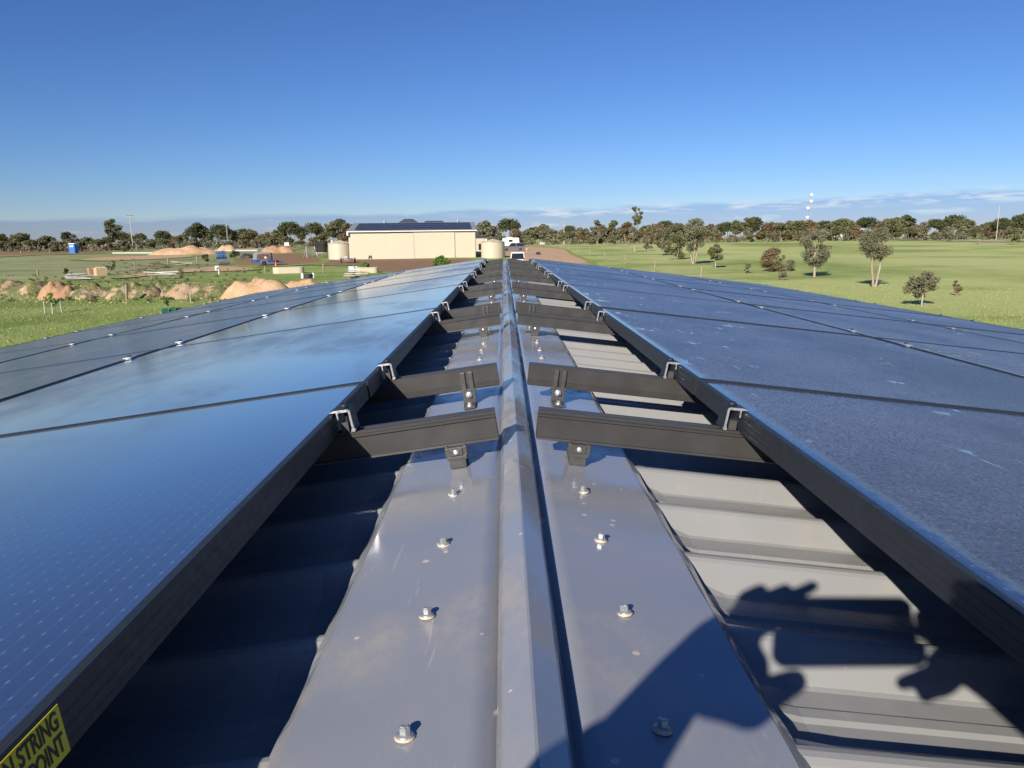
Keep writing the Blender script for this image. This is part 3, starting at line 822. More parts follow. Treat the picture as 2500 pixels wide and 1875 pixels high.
ptree('gum_tree', 'tall narrow gum at the left end of the fence line', 1458, 597, 534, 36, 29, 'upright', .22, 2, m_leaf_grey, m_bark, 18, 1500)
ptree('gum_tree', 'dense dark tree behind the slim grey gum', 1500, 596, 536, 40, 30, 'upright', .18, 2, m_leaf_olive, m_bark, 18, 1500)
ptree('gum_tree', 'bronze tree standing behind the fence line gums', 1530, 598, 542, 42, 31, 'upright', .2, 2, m_leaf_brown, m_bark, 18, 1400)
ptree('gum_tree', 'tallest open crowned gum rising above the fence line trees', 1555, 597, 504, 36, 32, 'vase', .5, 1, m_leaf_olive, m_bark, 14, 1000, lean=.4)
ptree('gum_tree', 'grey green tree at the far edge of the right paddock', 2252, 587, 539, 34, 33, 'upright', .12, 1, m_leaf_grey, m_bark, 16, 1100)
ptree('gum_tree', 'small round tree by the gravel road', 2316, 590, 565, 24, 34, 'round', .1, 1, m_leaf_grey, m_bark, 12, 600)
ptree('gum_tree', 'brownish tree beside the gravel road', 2350, 589, 553, 28, 35, 'round', .12, 1, m_leaf_grey, m_bark, 12, 700)
ptree('gum_tree', 'thin sapling standing on the gravel road verge', 2391, 596, 556, 20, 36, 'round', .35, 1, m_leaf_grey, m_bark, 9, 350)
ptree('gum_tree', 'broad tree at the right edge of the photograph', 2478, 597, 556, 36, 37, 'round', .14, 1, m_leaf_olive, m_bark, 16, 1000)
ptree('gum_tree', 'tall lone gum on a pale trunk at far left', 278, 609, 527, 46, 38, 'vase', .34, 1, m_leaf_olive, m_bark_pale, 15, 1700, group='trees behind the left paddock')
ptree('shrub', 'leafy green bush in front of the cream shed doors', 1079, 650, 626, 46, 39, 'bush', .02, 3, m_leaf_fresh, m_bark, 18, 1500, cat='bush', group='garden plants')
ptree('shrub', 'bare straggly grey shrub by the brick stacks', 273, 664, 639, 26, 40, 'round', .2, 3, m_leaf_dark, m_bark, 8, 120, cat='bush', group='shrubs in the left yard')
ptree('shrub', 'dark scraggy bush left of the brick stacks', 161, 670, 655, 18, 41, 'round', .1, 3, m_leaf_dark, m_bark, 7, 140, cat='bush', group='shrubs in the left yard')
ptree('shrub', 'dry leafless bush behind the white planks', 384, 664, 637, 34, 42, 'round', .1, 5, m_leaf_grey, m_bark, 10, 90, cat='bush', group='shrubs in the left yard')
ptree('shrub', 'dry twiggy bush at the end of the white planks', 441, 673, 650, 24, 43, 'round', .1, 5, m_leaf_grey, m_bark, 9, 90, cat='bush', group='shrubs in the left yard')
ptree('shrub', 'dark weed bush left of the blue cultivator', 505, 640, 621, 26, 44, 'round', .1, 3, m_leaf_dark, m_bark, 9, 260, cat='bush', group='shrubs in the left yard')
ptree('shrub', 'dark weed bush right of the blue cultivator', 572, 634, 612, 30, 45, 'round', .1, 3, m_leaf_dark, m_bark, 9, 260, cat='bush', group='shrubs in the left yard')
ptree('sapling', 'young sapling in a green guard at the panel edge', 407, 757, 725, 22, 46, 'round', .35, 1, m_leaf_fresh, m_bark, 7, 130, size=.12, cat='sapling', group='planted saplings')
ptree('sapling', 'thin bare sapling among three white stakes', 131, 764, 712, 40, 47, 'round', .35, 2, m_leaf_fresh, m_bark, 8, 90, size=.10, cat='sapling', group='planted saplings')
ptree('sapling', 'yellow green plant in the cream trough by the shed', 894, 656, 640, 26, 48, 'bush', .05, 3, m_leaf_fresh, m_bark, 9, 500, cat='plant', group='garden plants')

# far treeline: a few kinds, each tree an object of its own
kinds = []
for i, (h, w, base, st, lf, tr) in enumerate([(8, 8, .42, 'umbrella', m_leaf_dark, 3), (7, 6.5, .3, 'round', m_leaf_olive, 2), (9, 7, .36, 'vase', m_leaf_olive, 2), (7.5, 7.5, .36, 'umbrella', m_leaf_olive, 4), (6, 6, .12, 'bush', m_leaf_brown, 2), (6.5, 5, .2, 'upright', m_leaf_grey, 1), (10, 7.5, .4, 'vase', m_leaf_dark, 2), (5, 6, .1, 'bush', m_leaf_grey, 3)]):
    kinds.append((tree_parts(100 + i, h, w, base, 20, 1700, .62, tr, st), h, w, lf))
LBL = ['flat topped dark mallee tree in the far treeline', 'rounded olive tree in the far treeline', 'open crowned olive gum in the far treeline', 'flat topped olive mallee tree in the far treeline', 'low bronze tree in the far treeline', 'upright grey green tree in the far treeline', 'tall dark gum in the far treeline', 'low grey scrub tree in the far treeline']
NUM = ['first', 'second', 'third', 'fourth', 'fifth', 'sixth', 'seventh', 'eighth', 'ninth', 'tenth', 'eleventh', 'twelfth', 'thirteenth', 'fourteenth', 'fifteenth', 'sixteenth', 'seventeenth', 'eighteenth', 'nineteenth', 'twentieth']
def far_tree(px, topy, kind, D, wfac=1.0, label=None):
    d = ray(px, 600); d = Vector((d.x, d.y, 0)).normalized()
    p = d * D; p.z = ground(p.x, p.y)
    # height so that the crown ends at topy
    lam = (Vector((p.x, p.y, 0))).length / Vector((ray(px, topy).x, ray(px, topy).y, 0)).length
    ztop = CZ + ray(px, topy).z * lam
    (tm, cm), h, w, lf = kinds[kind]
    s = max(1.6, (ztop - p.z)) / h
    o = empty('mallee_tree', p, hsh('ft', px, D) * 6.28, label or LBL[kind].replace('in the', 'low in the undergrowth of the'), 'tree', 'trees of the far treeline' if label else 'undergrowth: ' + LBL[kind])
    o.scale = (s * wfac, s * wfac, s)
    for nm, me, mt in (('trunk', tm, m_bark), ('crown', cm, lf)):
        link(nm, me, mt, o)
for mesh_, mt in [(k[0][0], m_bark) for k in kinds]: mesh_.materials.append(mt)
for k in kinds: k[0][1].materials.append(k[3])
# silhouettes read from the photograph: (pixel x, pixel y of the crown top, kind)
SIL = [(5, 572, 6), (28, 582, 0), (52, 570, 3), (78, 588, 4), (100, 580, 7), (116, 574, 1), (140, 590, 4), (165, 567, 6), (192, 580, 7), (212, 577, 1), (236, 584, 4), (262, 580, 0), (300, 566, 3), (318, 583, 4), (342, 572, 0), (366, 584, 7), (397, 566, 0), (420, 576, 4), (444, 572, 1), (468, 560, 0), (490, 545, 6), (512, 556, 2), (536, 552, 0), (553, 566, 3), (574, 562, 2), (596, 556, 1), (618, 562, 4), (640, 570, 1), (662, 566, 4), (686, 558, 1), (712, 545, 0), (736, 552, 2), (765, 547, 0), (790, 560, 1), (812, 540, 2), (836, 536, 6), (852, 545, 4), (1172, 545, 1), (1186, 540, 5), (1204, 552, 5), (1240, 538, 0), (1262, 556, 4), (1284, 560, 1), (1306, 552, 1), (1326, 548, 5), (1350, 558, 7), (1370, 562, 5), (1392, 554, 0), (1414, 556, 7), (1430, 558, 5), (1580, 548, 1), (1606, 544, 4), (1626, 542, 0), (1650, 546, 3), (1672, 552, 4), (1728, 546, 4), (1752, 548, 5), (1774, 545, 0), (1800, 538, 2), (1826, 530, 2), (1842, 532, 6), (1868, 543, 4), (1884, 540, 1), (1906, 542, 1), (1930, 538, 4), (1955, 540, 3), (1980, 536, 4), (2010, 542, 0), (2034, 538, 1), (2062, 535, 3), (2088, 545, 4), (2118, 534, 0), (2146, 540, 4), (2168, 535, 3), (2196, 530, 2), (2212, 526, 6), (2236, 548, 4), (2276, 538, 0), (2302, 540, 2), (2330, 529, 0), (2352, 536, 3), (2380, 550, 4), (2412, 540, 1), (2440, 536, 0), (2464, 526, 2), (2490, 524, 6), (2520, 530, 0), (-30, 566, 0), (-70, 572, 2)]
for (px, ty, kd) in SIL:
    D = 300 + 90 * hsh('D', px)
    same = sorted(q[0] for q in SIL if q[2] == kd)
    far_tree(px, ty, kd, D, .9 + .35 * hsh('w', px), LBL[kd] + ', ' + NUM[same.index(px)] + ' of its kind from the left')
for i in range(80):
    px = -60 + i * 33 + 14 * (hsh('b', i) - .5)
    hor = 586 - math.tan(R(.7)) * (px - 1237)
    if 860 < px < 1160: continue
    far_tree(px, hor - 5 - (12 if px < 1200 else 19) * hsh('h', i), [4, 7, 5, 1, 3][i % 5], 255 + 40 * hsh('d', i) + (40 if px > 1500 else 0), 1.25)
# scrub under the treeline: one uncountable mass
rng = np.random.default_rng(5); C = []; Rd = []
for i in range(420):
    px = -120 + 2740 * rng.random(); d = ray(px, 600); d = Vector((d.x, d.y, 0)).normalized() * (262 + 130 * rng.random() + (35 if px > 1450 else 0))
    if 850 < px < 1180: continue
    r = .9 + 1.5 * rng.random(); C.append((d.x, d.y, ground(d.x, d.y) + r * .55)); Rd.append(r * 1.25)
V, tint = leaf_cloud(C, Rd, 24000, .75, rng, .75)
tag(link('scrub', quad_mesh('scrub', V, tint), m_leaf_grey), 'low grey green scrub massed under the far treeline', 'scrub', None, 'stuff')

# grass tufts over the nearer ground
def tufts():
    rng = np.random.default_rng(9); n = 32000
    pts = []
    px = np.where(rng.random(n) < .5, rng.uniform(-80, 1000, n), rng.uniform(1350, 2600, n))
    ang = np.arctan((px - 1250) / FPX) + YAW
    r = 20 * (62 / 20) ** (rng.random(n) ** .8)
    x = r * np.sin(ang); y = r * np.cos(ang)
    keep = ~((np.abs(x) < 4.6) & (y < 13.5)); x, y, r = x[keep], y[keep], r[keep]; n = len(x)
    z = np.array([ground(a, b) for a, b in zip(x, y)])
    hgt = (.02 + .045 * rng.random(n) ** 2) * (1 + r / 160)
    a = rng.random(n) * 6.283; wd = (.005 + .008 * rng.random(n)) * (1 + r / 60)
    dx, dy = np.cos(a) * wd, np.sin(a) * wd; lx, ly = rng.normal(size=n) * hgt * .35, rng.normal(size=n) * hgt * .35
    V = np.stack([np.stack([x - dx, y - dy, z - .01], 1), np.stack([x + dx, y + dy, z - .01], 1), np.stack([x + dx * .5 + lx, y + dy * .5 + ly, z + hgt], 1), np.stack([x - dx * .7 + lx, y - dy * .7 + ly, z + hgt * .8], 1)], 1).reshape(-1, 3)
    return V, rng.random(n)
t_ = NT('tuft_grass'); f_ = t_.attr('tint')
t_.set('Base Color', t_.mix(t_.ramp(f_, .1, .9), (.19, .255, .064), (.27, .32, .105))); t_.set('Roughness', .7); t_.set('Specular IOR Level', .2)
V, tint = tufts()
tag(link('grass', quad_mesh('grass', V, tint), t_.m), 'short green grass tufts round the shed', 'grass', None, 'stuff')

# ------------------------------------------------------------------ soil heaps
def soil_mat(name, c1, c2, grass):
    t = NT(name)
    n = t.noise(1.1, 7, .68, 'World'); f = t.noise(7, 6, .7, 'World')
    c = t.mix(t.ramp(n, .32, .68), c1, c2); c = t.mix(t.ramp(f, .52, .78, 0, .6), c, tuple(q * .55 for q in c1))
    if grass:
        g = t.mix(t.ramp(f, .35, .65), (.10, .115, .045), (.21, .21, .095))
        c = t.mix(t.ramp(t.noise(.75, 6, .7, 'World', None, .4), .5 - grass * .05, .57 - grass * .05), c, g)
    t.set('Base Color', c); t.set('Roughness', .95); t.set('Specular IOR Level', .08); t.set('Normal', t.bump(f, .8, .12))
    return t.m
m_sand = soil_mat('orange_sand', (.50, .315, .175), (.60, .41, .26), 0)
m_soilg = soil_mat('grassy_soil', (.40, .275, .165), (.50, .37, .25), 1.0)
m_gravel = soil_mat('orange_gravel', (.40, .23, .125), (.49, .30, .18), 0)
def heap(label, x0, x1, ytop, ybase, mat, seed, lumps=2, flat=.5, group='soil heaps in the left yard'):
    p = G((x0 + x1) / 2, ybase); m_ = pxm(p); w = (x1 - x0) * m_ * (1.5 if mat is m_soilg else 1.22); d = max(w * flat, 3.0)
    h = max(.3, (ybase - ytop) * m_ * 1.02 - .45 * d * CZ / dist(p)) * (.85 if mat is m_soilg else .95)
    p = p + Vector((p.x, p.y, 0)).normalized() * d * .30
    yaw = math.atan2(p.x, p.y)
    rng = random.Random(seed); n = 34; v = []; f = []
    nl = 1 + lumps
    lum = [(-.62 + 1.24 * (k + .5) / nl + rng.uniform(-.10, .10), rng.uniform(-.30, .30), rng.uniform(.65, 1.0), rng.uniform(.50, .72)) for k in range(nl)]
    mx_ = 0; H = []
    for j in range(n):
        for i in range(n):
            a = (i / (n - 1) * 2 - 1) * 1.15; b = (j / (n - 1) * 2 - 1) * 1.15
            z = 0
            for (lx, ly, lh, lr) in lum:
                q = ((a - lx) / lr) ** 2 + ((b - ly) / (lr * 1.5)) ** 2
                z = max(z, lh * max(0, 1 - q)) + .25 * min(z, lh * max(0, 1 - q))
            e = max(0, 1 - (a * a + b * b) ** 2 * .6)
            z = z * min(1, e * 1.8)
            z *= 1 + .30 * mn.noise(Vector((a * 2.2 + seed, b * 2.2, 2))) + .16 * mn.noise(Vector((a * 6 + seed, b * 6, 4))) + .10 * mn.noise(Vector((a * 16 + seed, b * 16, 7)))
            H.append(max(0, z)); mx_ = max(mx_, z)
    for j in range(n):
        for i in range(n):
            a = (i / (n - 1) * 2 - 1) * 1.15; b = (j / (n - 1) * 2 - 1) * 1.15
            z = H[j * n + i] / mx_ * h
            lx, ly = a * w / 2, b * d / 2
            wx = p.x + lx * math.cos(yaw) + ly * math.sin(yaw); wy = p.y - lx * math.sin(yaw) + ly * math.cos(yaw)
            v.append((wx - p.x, wy - p.y, ground(wx, wy) - p.z + z - (.25 if z < .02 else 0)))
    for j in range(n - 1):
        for i in range(n - 1): f.append((j * n + i, j * n + i + 1, (j + 1) * n + i + 1, (j + 1) * n + i))
    mb = MB(); mb.add(v, f, 0, True); o = mb.build('soil_heap', mat, None, p)
    tag(o, label, 'soil heap', group); return o
heap('largest smooth heap of orange sand at the left panel edge', 560, 715, 673, 730, m_sand, 1, 2)
heap('low flat topped sand heap right of the largest one', 675, 785, 679, 718, m_sand, 2, 1)
heap('long ridge of orange sand in the far left paddock', 388, 517, 598, 622, m_sand, 3, 3)
heap('small pointed sand heap behind the blue cultivator', 532, 575, 597, 613, m_sand, 4, 1)
heap('brown soil heap beyond the camper trailer', 645, 712, 599, 618, m_gravel, 5, 2)
heap('steep heap of bright orange gravel in the row of mounds', 96, 192, 682, 730, m_gravel, 6, 1)
heap('bare topped grassy mound at the left edge of the row', -40, 58, 673, 716, m_soilg, 7, 2)
heap('grassy mound left of the orange gravel heap', 40, 142, 680, 716, m_soilg, 8, 2)
heap('grassy mound right of the orange gravel heap', 194, 280, 680, 727, m_soilg, 9, 2)
heap('wide overgrown mound behind the single timber post', 280, 372, 680, 728, m_soilg, 10, 2)
heap('low overgrown mound in the middle of the row', 372, 450, 684, 724, m_soilg, 12, 2)
heap('rounded overgrown mound at the right end of the row', 435, 555, 681, 728, m_soilg, 13, 2)
rng = np.random.default_rng(21); C = []; Rd = []
for i in range(300):
    q = G(rng.uniform(-60, 600), rng.uniform(672, 738)); r = rng.uniform(.08, .24)
    C.append((q.x, q.y, q.z + r * .35)); Rd.append(r)
for i in range(90):
    q = G(rng.uniform(240, 660), rng.uniform(634, 672)); r = rng.uniform(.10, .26); C.append((q.x, q.y, q.z + r * .4)); Rd.append(r)
V, tint = leaf_cloud(C, Rd, 11000, .12, rng, .7)
tag(link('weeds', quad_mesh('weeds', V, tint), m_leaf_olive), 'rank green weeds round the mounds and scrap in the left yard', 'weeds', None, 'stuff')
mb = MB()
for i in range(420):
    px, py = rng.uniform(-60, 800), rng.uniform(690, 742)
    q = G(px, py); r = rng.uniform(.03, .11)
    mb.lathe([(.001, -r * .3), (r, 0), (r * .7, r * .6), (.001, r * .75)], 5, 0, (q.x, q.y, q.z + r * .3), smooth=False)
tag(mb.build('clods', m_sand), 'scattered clods of orange soil round the mounds', 'soil', None, 'stuff')
# ------------------------------------------------------------------ helpers for yard objects
def at_px(bx, by): 
    p = G(bx, by); return p, pxm(p)
def face_cam(p): return -math.atan2(p.x, p.y)      # rotation that makes local -y face the camera
m_white = M('white_paint', (.78, .78, .76), (.70, .70, .68), 3, .5)
m_cream = M('cream_steel', (.535, .475, .35), (.52, .46, .338), .8, .45, spec=.4)
m_creamd = M('cream_steel_door', (.53, .47, .35), (.515, .458, .34), .8, .45, spec=.4)
m_grey = M('galvanised', (.48, .49, .49), (.38, .39, .39), 5, .45, .5)
m_dgrey = M('dark_grey_steel', (.075, .078, .085), (.06, .062, .068), 2, .4)
m_black = M('black_rubber', (.022, .022, .023), (.030, .030, .031), 10, .75)
m_wood = M('weathered_timber', (.34, .27, .20), (.22, .175, .13), 9, .85, stretch=(1, 1, .15), bump=.3, bscale=30)
m_plank = M('pale_plank', (.58, .52, .43), (.44, .39, .32), 7, .8, bump=.2, bscale=30)
m_blue = M('blue_paint', (.018, .085, .42), (.015, .07, .34), 6, .4)
m_blue2 = M('blue_plastic', (.020, .16, .50), (.018, .14, .44), 4, .45)
m_rust = M('rusty_steel', (.20, .095, .052), (.12, .055, .032), 6, .8, bump=.2, bscale=40)
m_brick = M('cream_brick', (.62, .47, .28), (.52, .385, .22), 9, .85)
m_pink = M('pink_brick', (.52, .27, .18), (.44, .22, .15), 9, .85)
m_conc = M('concrete', (.52, .50, .45), (.42, .40, .36), 5, .85, bump=.2, bscale=30)
m_solar = M('far_solar_glass', (.014, .017, .035), (.018, .021, .042), 6, .32, spec=.3)
m_car_grey = M('grey_car_paint', (.17, .175, .185), (.16, .165, .175), 3, .25, .4)
m_car_glass = M('car_glass', (.015, .018, .022), (.02, .022, .026), 3, .08)
m_green = M('green_plastic', (.012, .11, .06), (.010, .09, .05), 5, .5)
m_tarp = M('dark_tarp', (.030, .032, .036), (.055, .056, .060), 5, .6, bump=.5, bscale=8, bdist=.1)
m_orange_p = M('orange_plastic', (.70, .17, .05), (.62, .15, .045), 6, .5)

# ------------------------------------------------------------------ cream farm shed
mid, _m = at_px(1009, 632.5); wS = 306 * _m; yawS = R(4.2)
zb = mid.z - .12
mS = pxm(mid); hE = (632 - 562) * mS; hR = hE + 1.45; dep = 20.0
fs = empty('cream_shed', (mid.x, mid.y, zb), yawS, 'long cream steel farm shed with sliding doors beyond the ridge', 'shed')
hw = wS / 2
def ribbed(name, x0, x1, z0, z1, y, mat, parent, pitch=.40, t=.012):
    mb = MB(); mb.box(((x0 + x1) / 2, y, (z0 + z1) / 2), (x1 - x0, .05, z1 - z0))
    k = int((x1 - x0) / pitch)
    for i in range(k):
        mb.box((x0 + (i + .5) * (x1 - x0) / k, y - .025 - t / 2, (z0 + z1) / 2), (.10, t, z1 - z0 - .004))
    return mb.build(name, mat, parent)
dx = wS / 306.0      # metres per pixel along the front
def X_(px): return (px - 856) * dx - hw
ribbed('wall', -hw, X_(957), 0, hE, 0, m_cream, fs)
ribbed('wall', X_(957), hw, hE * .93, hE, .02, m_cream, fs)
ribbed('sliding_door', X_(957), X_(1010), .02, hE * .925, -.06, m_creamd, fs)
ribbed('sliding_door', X_(1010), X_(1110), .02, hE * .925, -.16, m_creamd, fs)
ribbed('sliding_door', X_(1110), hw - .05, .02, hE * .925, -.06, m_creamd, fs)
mb = MB(); mb.box(((X_(957) + X_(1060)) / 2, -.22, hE * .955), (X_(1060) - X_(957), .10, .10)); mb.box((0, -.20, hE * .94), (.06, .1, .06)); mb.build('door_track', m_dgrey, fs)
mb = MB(); mb.box((X_(1011), -.235, hE * .47), (.10, .03, hE * .90)); mb.build('door_post', m_conc, fs)
mb = MB(); mb.box((X_(1110), -.235, hE * .47), (.10, .03, hE * .90)); mb.build('door_post', m_conc, fs)
for sx_ in (-1, 1):
    mb = MB(); mb.prism([(.05, 0), (dep, 0), (dep, hE), (dep / 2, hR), (.05, hE)], sx_ * hw - .03, sx_ * hw + .03, 'x'); mb.build('side_wall', m_cream, fs)
mb = MB(); mb.box((0, dep, hE / 2), (wS, .05, hE)); mb.build('wall', m_cream, fs)
mb = MB(); mb.prism([(-.35, hE - .02), (dep / 2, hR + .04), (dep / 2, hR - .04), (-.35, hE - .10)], -hw - .25, hw + .25, 'x'); rf = mb.build('roof', m_grey, fs)
mb = MB(); mb.prism([(dep + .35, hE - .02), (dep / 2 + .001, hR + .04), (dep / 2 + .001, hR - .04), (dep + .35, hE - .10)], -hw - .25, hw + .25, 'x'); mb.build('roof', m_grey, fs)
mb = MB(); mb.box((0, -.43, hE - .10), (wS + .5, .13, .13)); mb.build('gutter', m_white, fs)
mb = MB(); mb.box((-hw - .12, -.42, hE - .45), (.25, .25, .5)); mb.build('rain_head', m_white, fs)
for px in (932, 1122):
    mb = MB(); mb.lathe([(.16, 0), (.16, .12), (.26, .15), (.30, .25), (.27, .36), (.15, .44), (.02, .46)], 12, 0, (X_(px), dep / 2 - .25, hR - .03)); mb.build('roof_ventilator', m_grey, rf)
# rows of panels on its roof
sa = math.atan2(hR - hE, dep / 2 + .35); lx = .55
pw = (wS - 1.6) / 15; k = 0
pmb = MB(); pmb.box((0, 0, 0), (pw - .06, 2.10, .05)); pmesh = pmb.mesh('glass'); pmesh.materials.append(m_solar)
fmb = MB()
for (cx, cy, sx2, sy2) in ((0, -1.06, pw - .02, .03), (0, 1.06, pw - .02, .03), (-(pw - .04) / 2, 0, .025, 2.14), ((pw - .04) / 2, 0, .025, 2.14)): fmb.box((cx, cy, .004), (sx2, sy2, .06))
fmesh = fmb.mesh('frame'); fmesh.materials.append(m_dgrey)
MS = Matrix.Translation(fs.location) @ Matrix.Rotation(yawS, 4, 'Z')
for r in range(3):
    for i in range(15):
        u = .9 + r * 2.75 + 1.2
        loc = Vector((-hw + .9 + (i + .5) * pw, -.35 + u * math.cos(sa), hE + u * math.sin(sa) + .16))
        o = empty('far_solar_panel', (0, 0, 0), 0, f'small solar panel in the {["lowest", "middle", "top"][r]} row on the cream shed roof', 'solar panel', f'panels in the {["lowest", "middle", "top"][r]} row on the cream shed roof')
        o.matrix_world = MS @ Matrix.Translation(loc) @ Matrix.Rotation(sa, 4, 'X')
        for nm, me in (('glass', pmesh), ('frame', fmesh)):
            c = bpy.data.objects.new(nm, me); COL.objects.link(c); c.parent = o

# house behind the shed
ph = Vector((0, 0, 0)); d = ray(1030, 600); d = Vector((d.x, d.y, 0)).normalized(); ph = d * 158; ph.z = ground(ph.x, ph.y)
mh = pxm(ph)
zr_ = CZ + (ray(1010, 534).z / Vector((ray(1010, 534).x, ray(1010, 534).y, 0)).length) * 158 - ph.z
ho = empty('house', ph, face_cam(ph), 'house with dark hipped roof rising behind the cream shed', 'house')
def hip(name, x0, x1, y0, y1, ze, zt, parent, mat):
    cy = (y0 + y1) / 2; r = (y1 - y0) / 2
    mb = MB(); mb.add([(x0, y0, ze), (x1, y0, ze), (x1, y1, ze), (x0, y1, ze), (x0 + r, cy, zt), (x1 - r, cy, zt)], [(0, 1, 5, 4), (2, 3, 4, 5), (1, 2, 5), (3, 0, 4), (3, 2, 1, 0)])
    return mb.build(name, mat, parent)
wb = lambda px: (px - 1030) * mh
hip('roof', wb(942), wb(1058), -3.9, 4.1, zr_ - 2.5, zr_, ho, m_dgrey)
hip('roof', wb(1000), wb(1122), -3.4, 3.5, zr_ - 2.6, zr_ - .42, ho, m_dgrey)
hip('roof', wb(1096), wb(1188), -2.9, 3.9, zr_ - 3.9, zr_ - 2.3, ho, m_dgrey)
mb = MB(); mb.box(((wb(950) + wb(1056)) / 2, .2, (zr_ - 2.7) / 2), (wb(1056) - wb(950), 9.0, zr_ - 2.7)); mb.build('wall', m_cream, ho)
mb = MB(); mb.box(((wb(1050) + wb(1181)) / 2, .3, (zr_ - 3.95) / 2), (wb(1181) - wb(1050), 6.0, zr_ - 3.95)); mb.build('wall', m_cream, ho)
mb = MB(); mb.box((wb(1172), -2.74, 1.2), (1.0, .06, 1.2)); mb.build('window', m_car_glass, ho)
mb = MB(); mb.tube([(wb(998), 0, zr_ - .2), (wb(998), 0, zr_ + .9)], .03, 6); mb.box((wb(998), 0, zr_ + .8), (.5, .03, .03)); mb.build('aerial', m_grey, ho)

# water tanks
def tank(x0, x1, ytop, ybase, label):
    p, m_ = at_px((x0 + x1) / 2, ybase); r = (x1 - x0) * m_ / 2; h = (ybase - ytop) * m_
    p = p + Vector((p.x, p.y, 0)).normalized() * r * .9; p.z = ground(p.x, p.y) - .05
    o = empty('water_tank', p, 0, label, 'water tank', 'cream water tanks beside the shed')
    hw_ = h * .84
    pr = [(r, 0)]
    for i in range(24):
        z = hw_ * (i + .25) / 24; pr += [(r, z), (r + .018, z + hw_ * .01), (r + .018, z + hw_ * .022), (r, z + hw_ * .031)]
    pr.append((r, hw_))
    mb = MB(); mb.lathe(pr, 48, smooth=True); mb.build('tank_wall', m_cream, o)
    n = 20; v = []; f = []
    for k in range(n):
        a = 2 * math.pi * k / n; rr = r + .07; v += [(rr * math.cos(a), rr * math.sin(a), hw_ - .03 + (.05 if k % 2 else 0)), (.28 * math.cos(a), .28 * math.sin(a), h - .1)]
    v.append((0, 0, h - .02)); 
    for k in range(n):
        a, b = 2 * k, 2 * ((k + 1) % n); f += [(a, b, b + 1, a + 1), (a + 1, b + 1, 2 * n)]
    mb = MB(); mb.add(v, f); mb.lathe([(r + .075, hw_ - .07), (r + .075, hw_ - .02)], 40); rr = mb.build('tank_roof', m_cream, o)
    mb = MB(); mb.lathe([(.16, 0), (.16, .3), (.02, .34)], 10, 0, (-r * .55, -r * .55, h * .88)); mb.build('inlet', m_white, o)
    return o
tank(803, 860, 586, 635, 'cream corrugated water tank at the left end of the shed')
tank(1175, 1233, 583, 631, 'cream corrugated water tank at the right end of the shed')

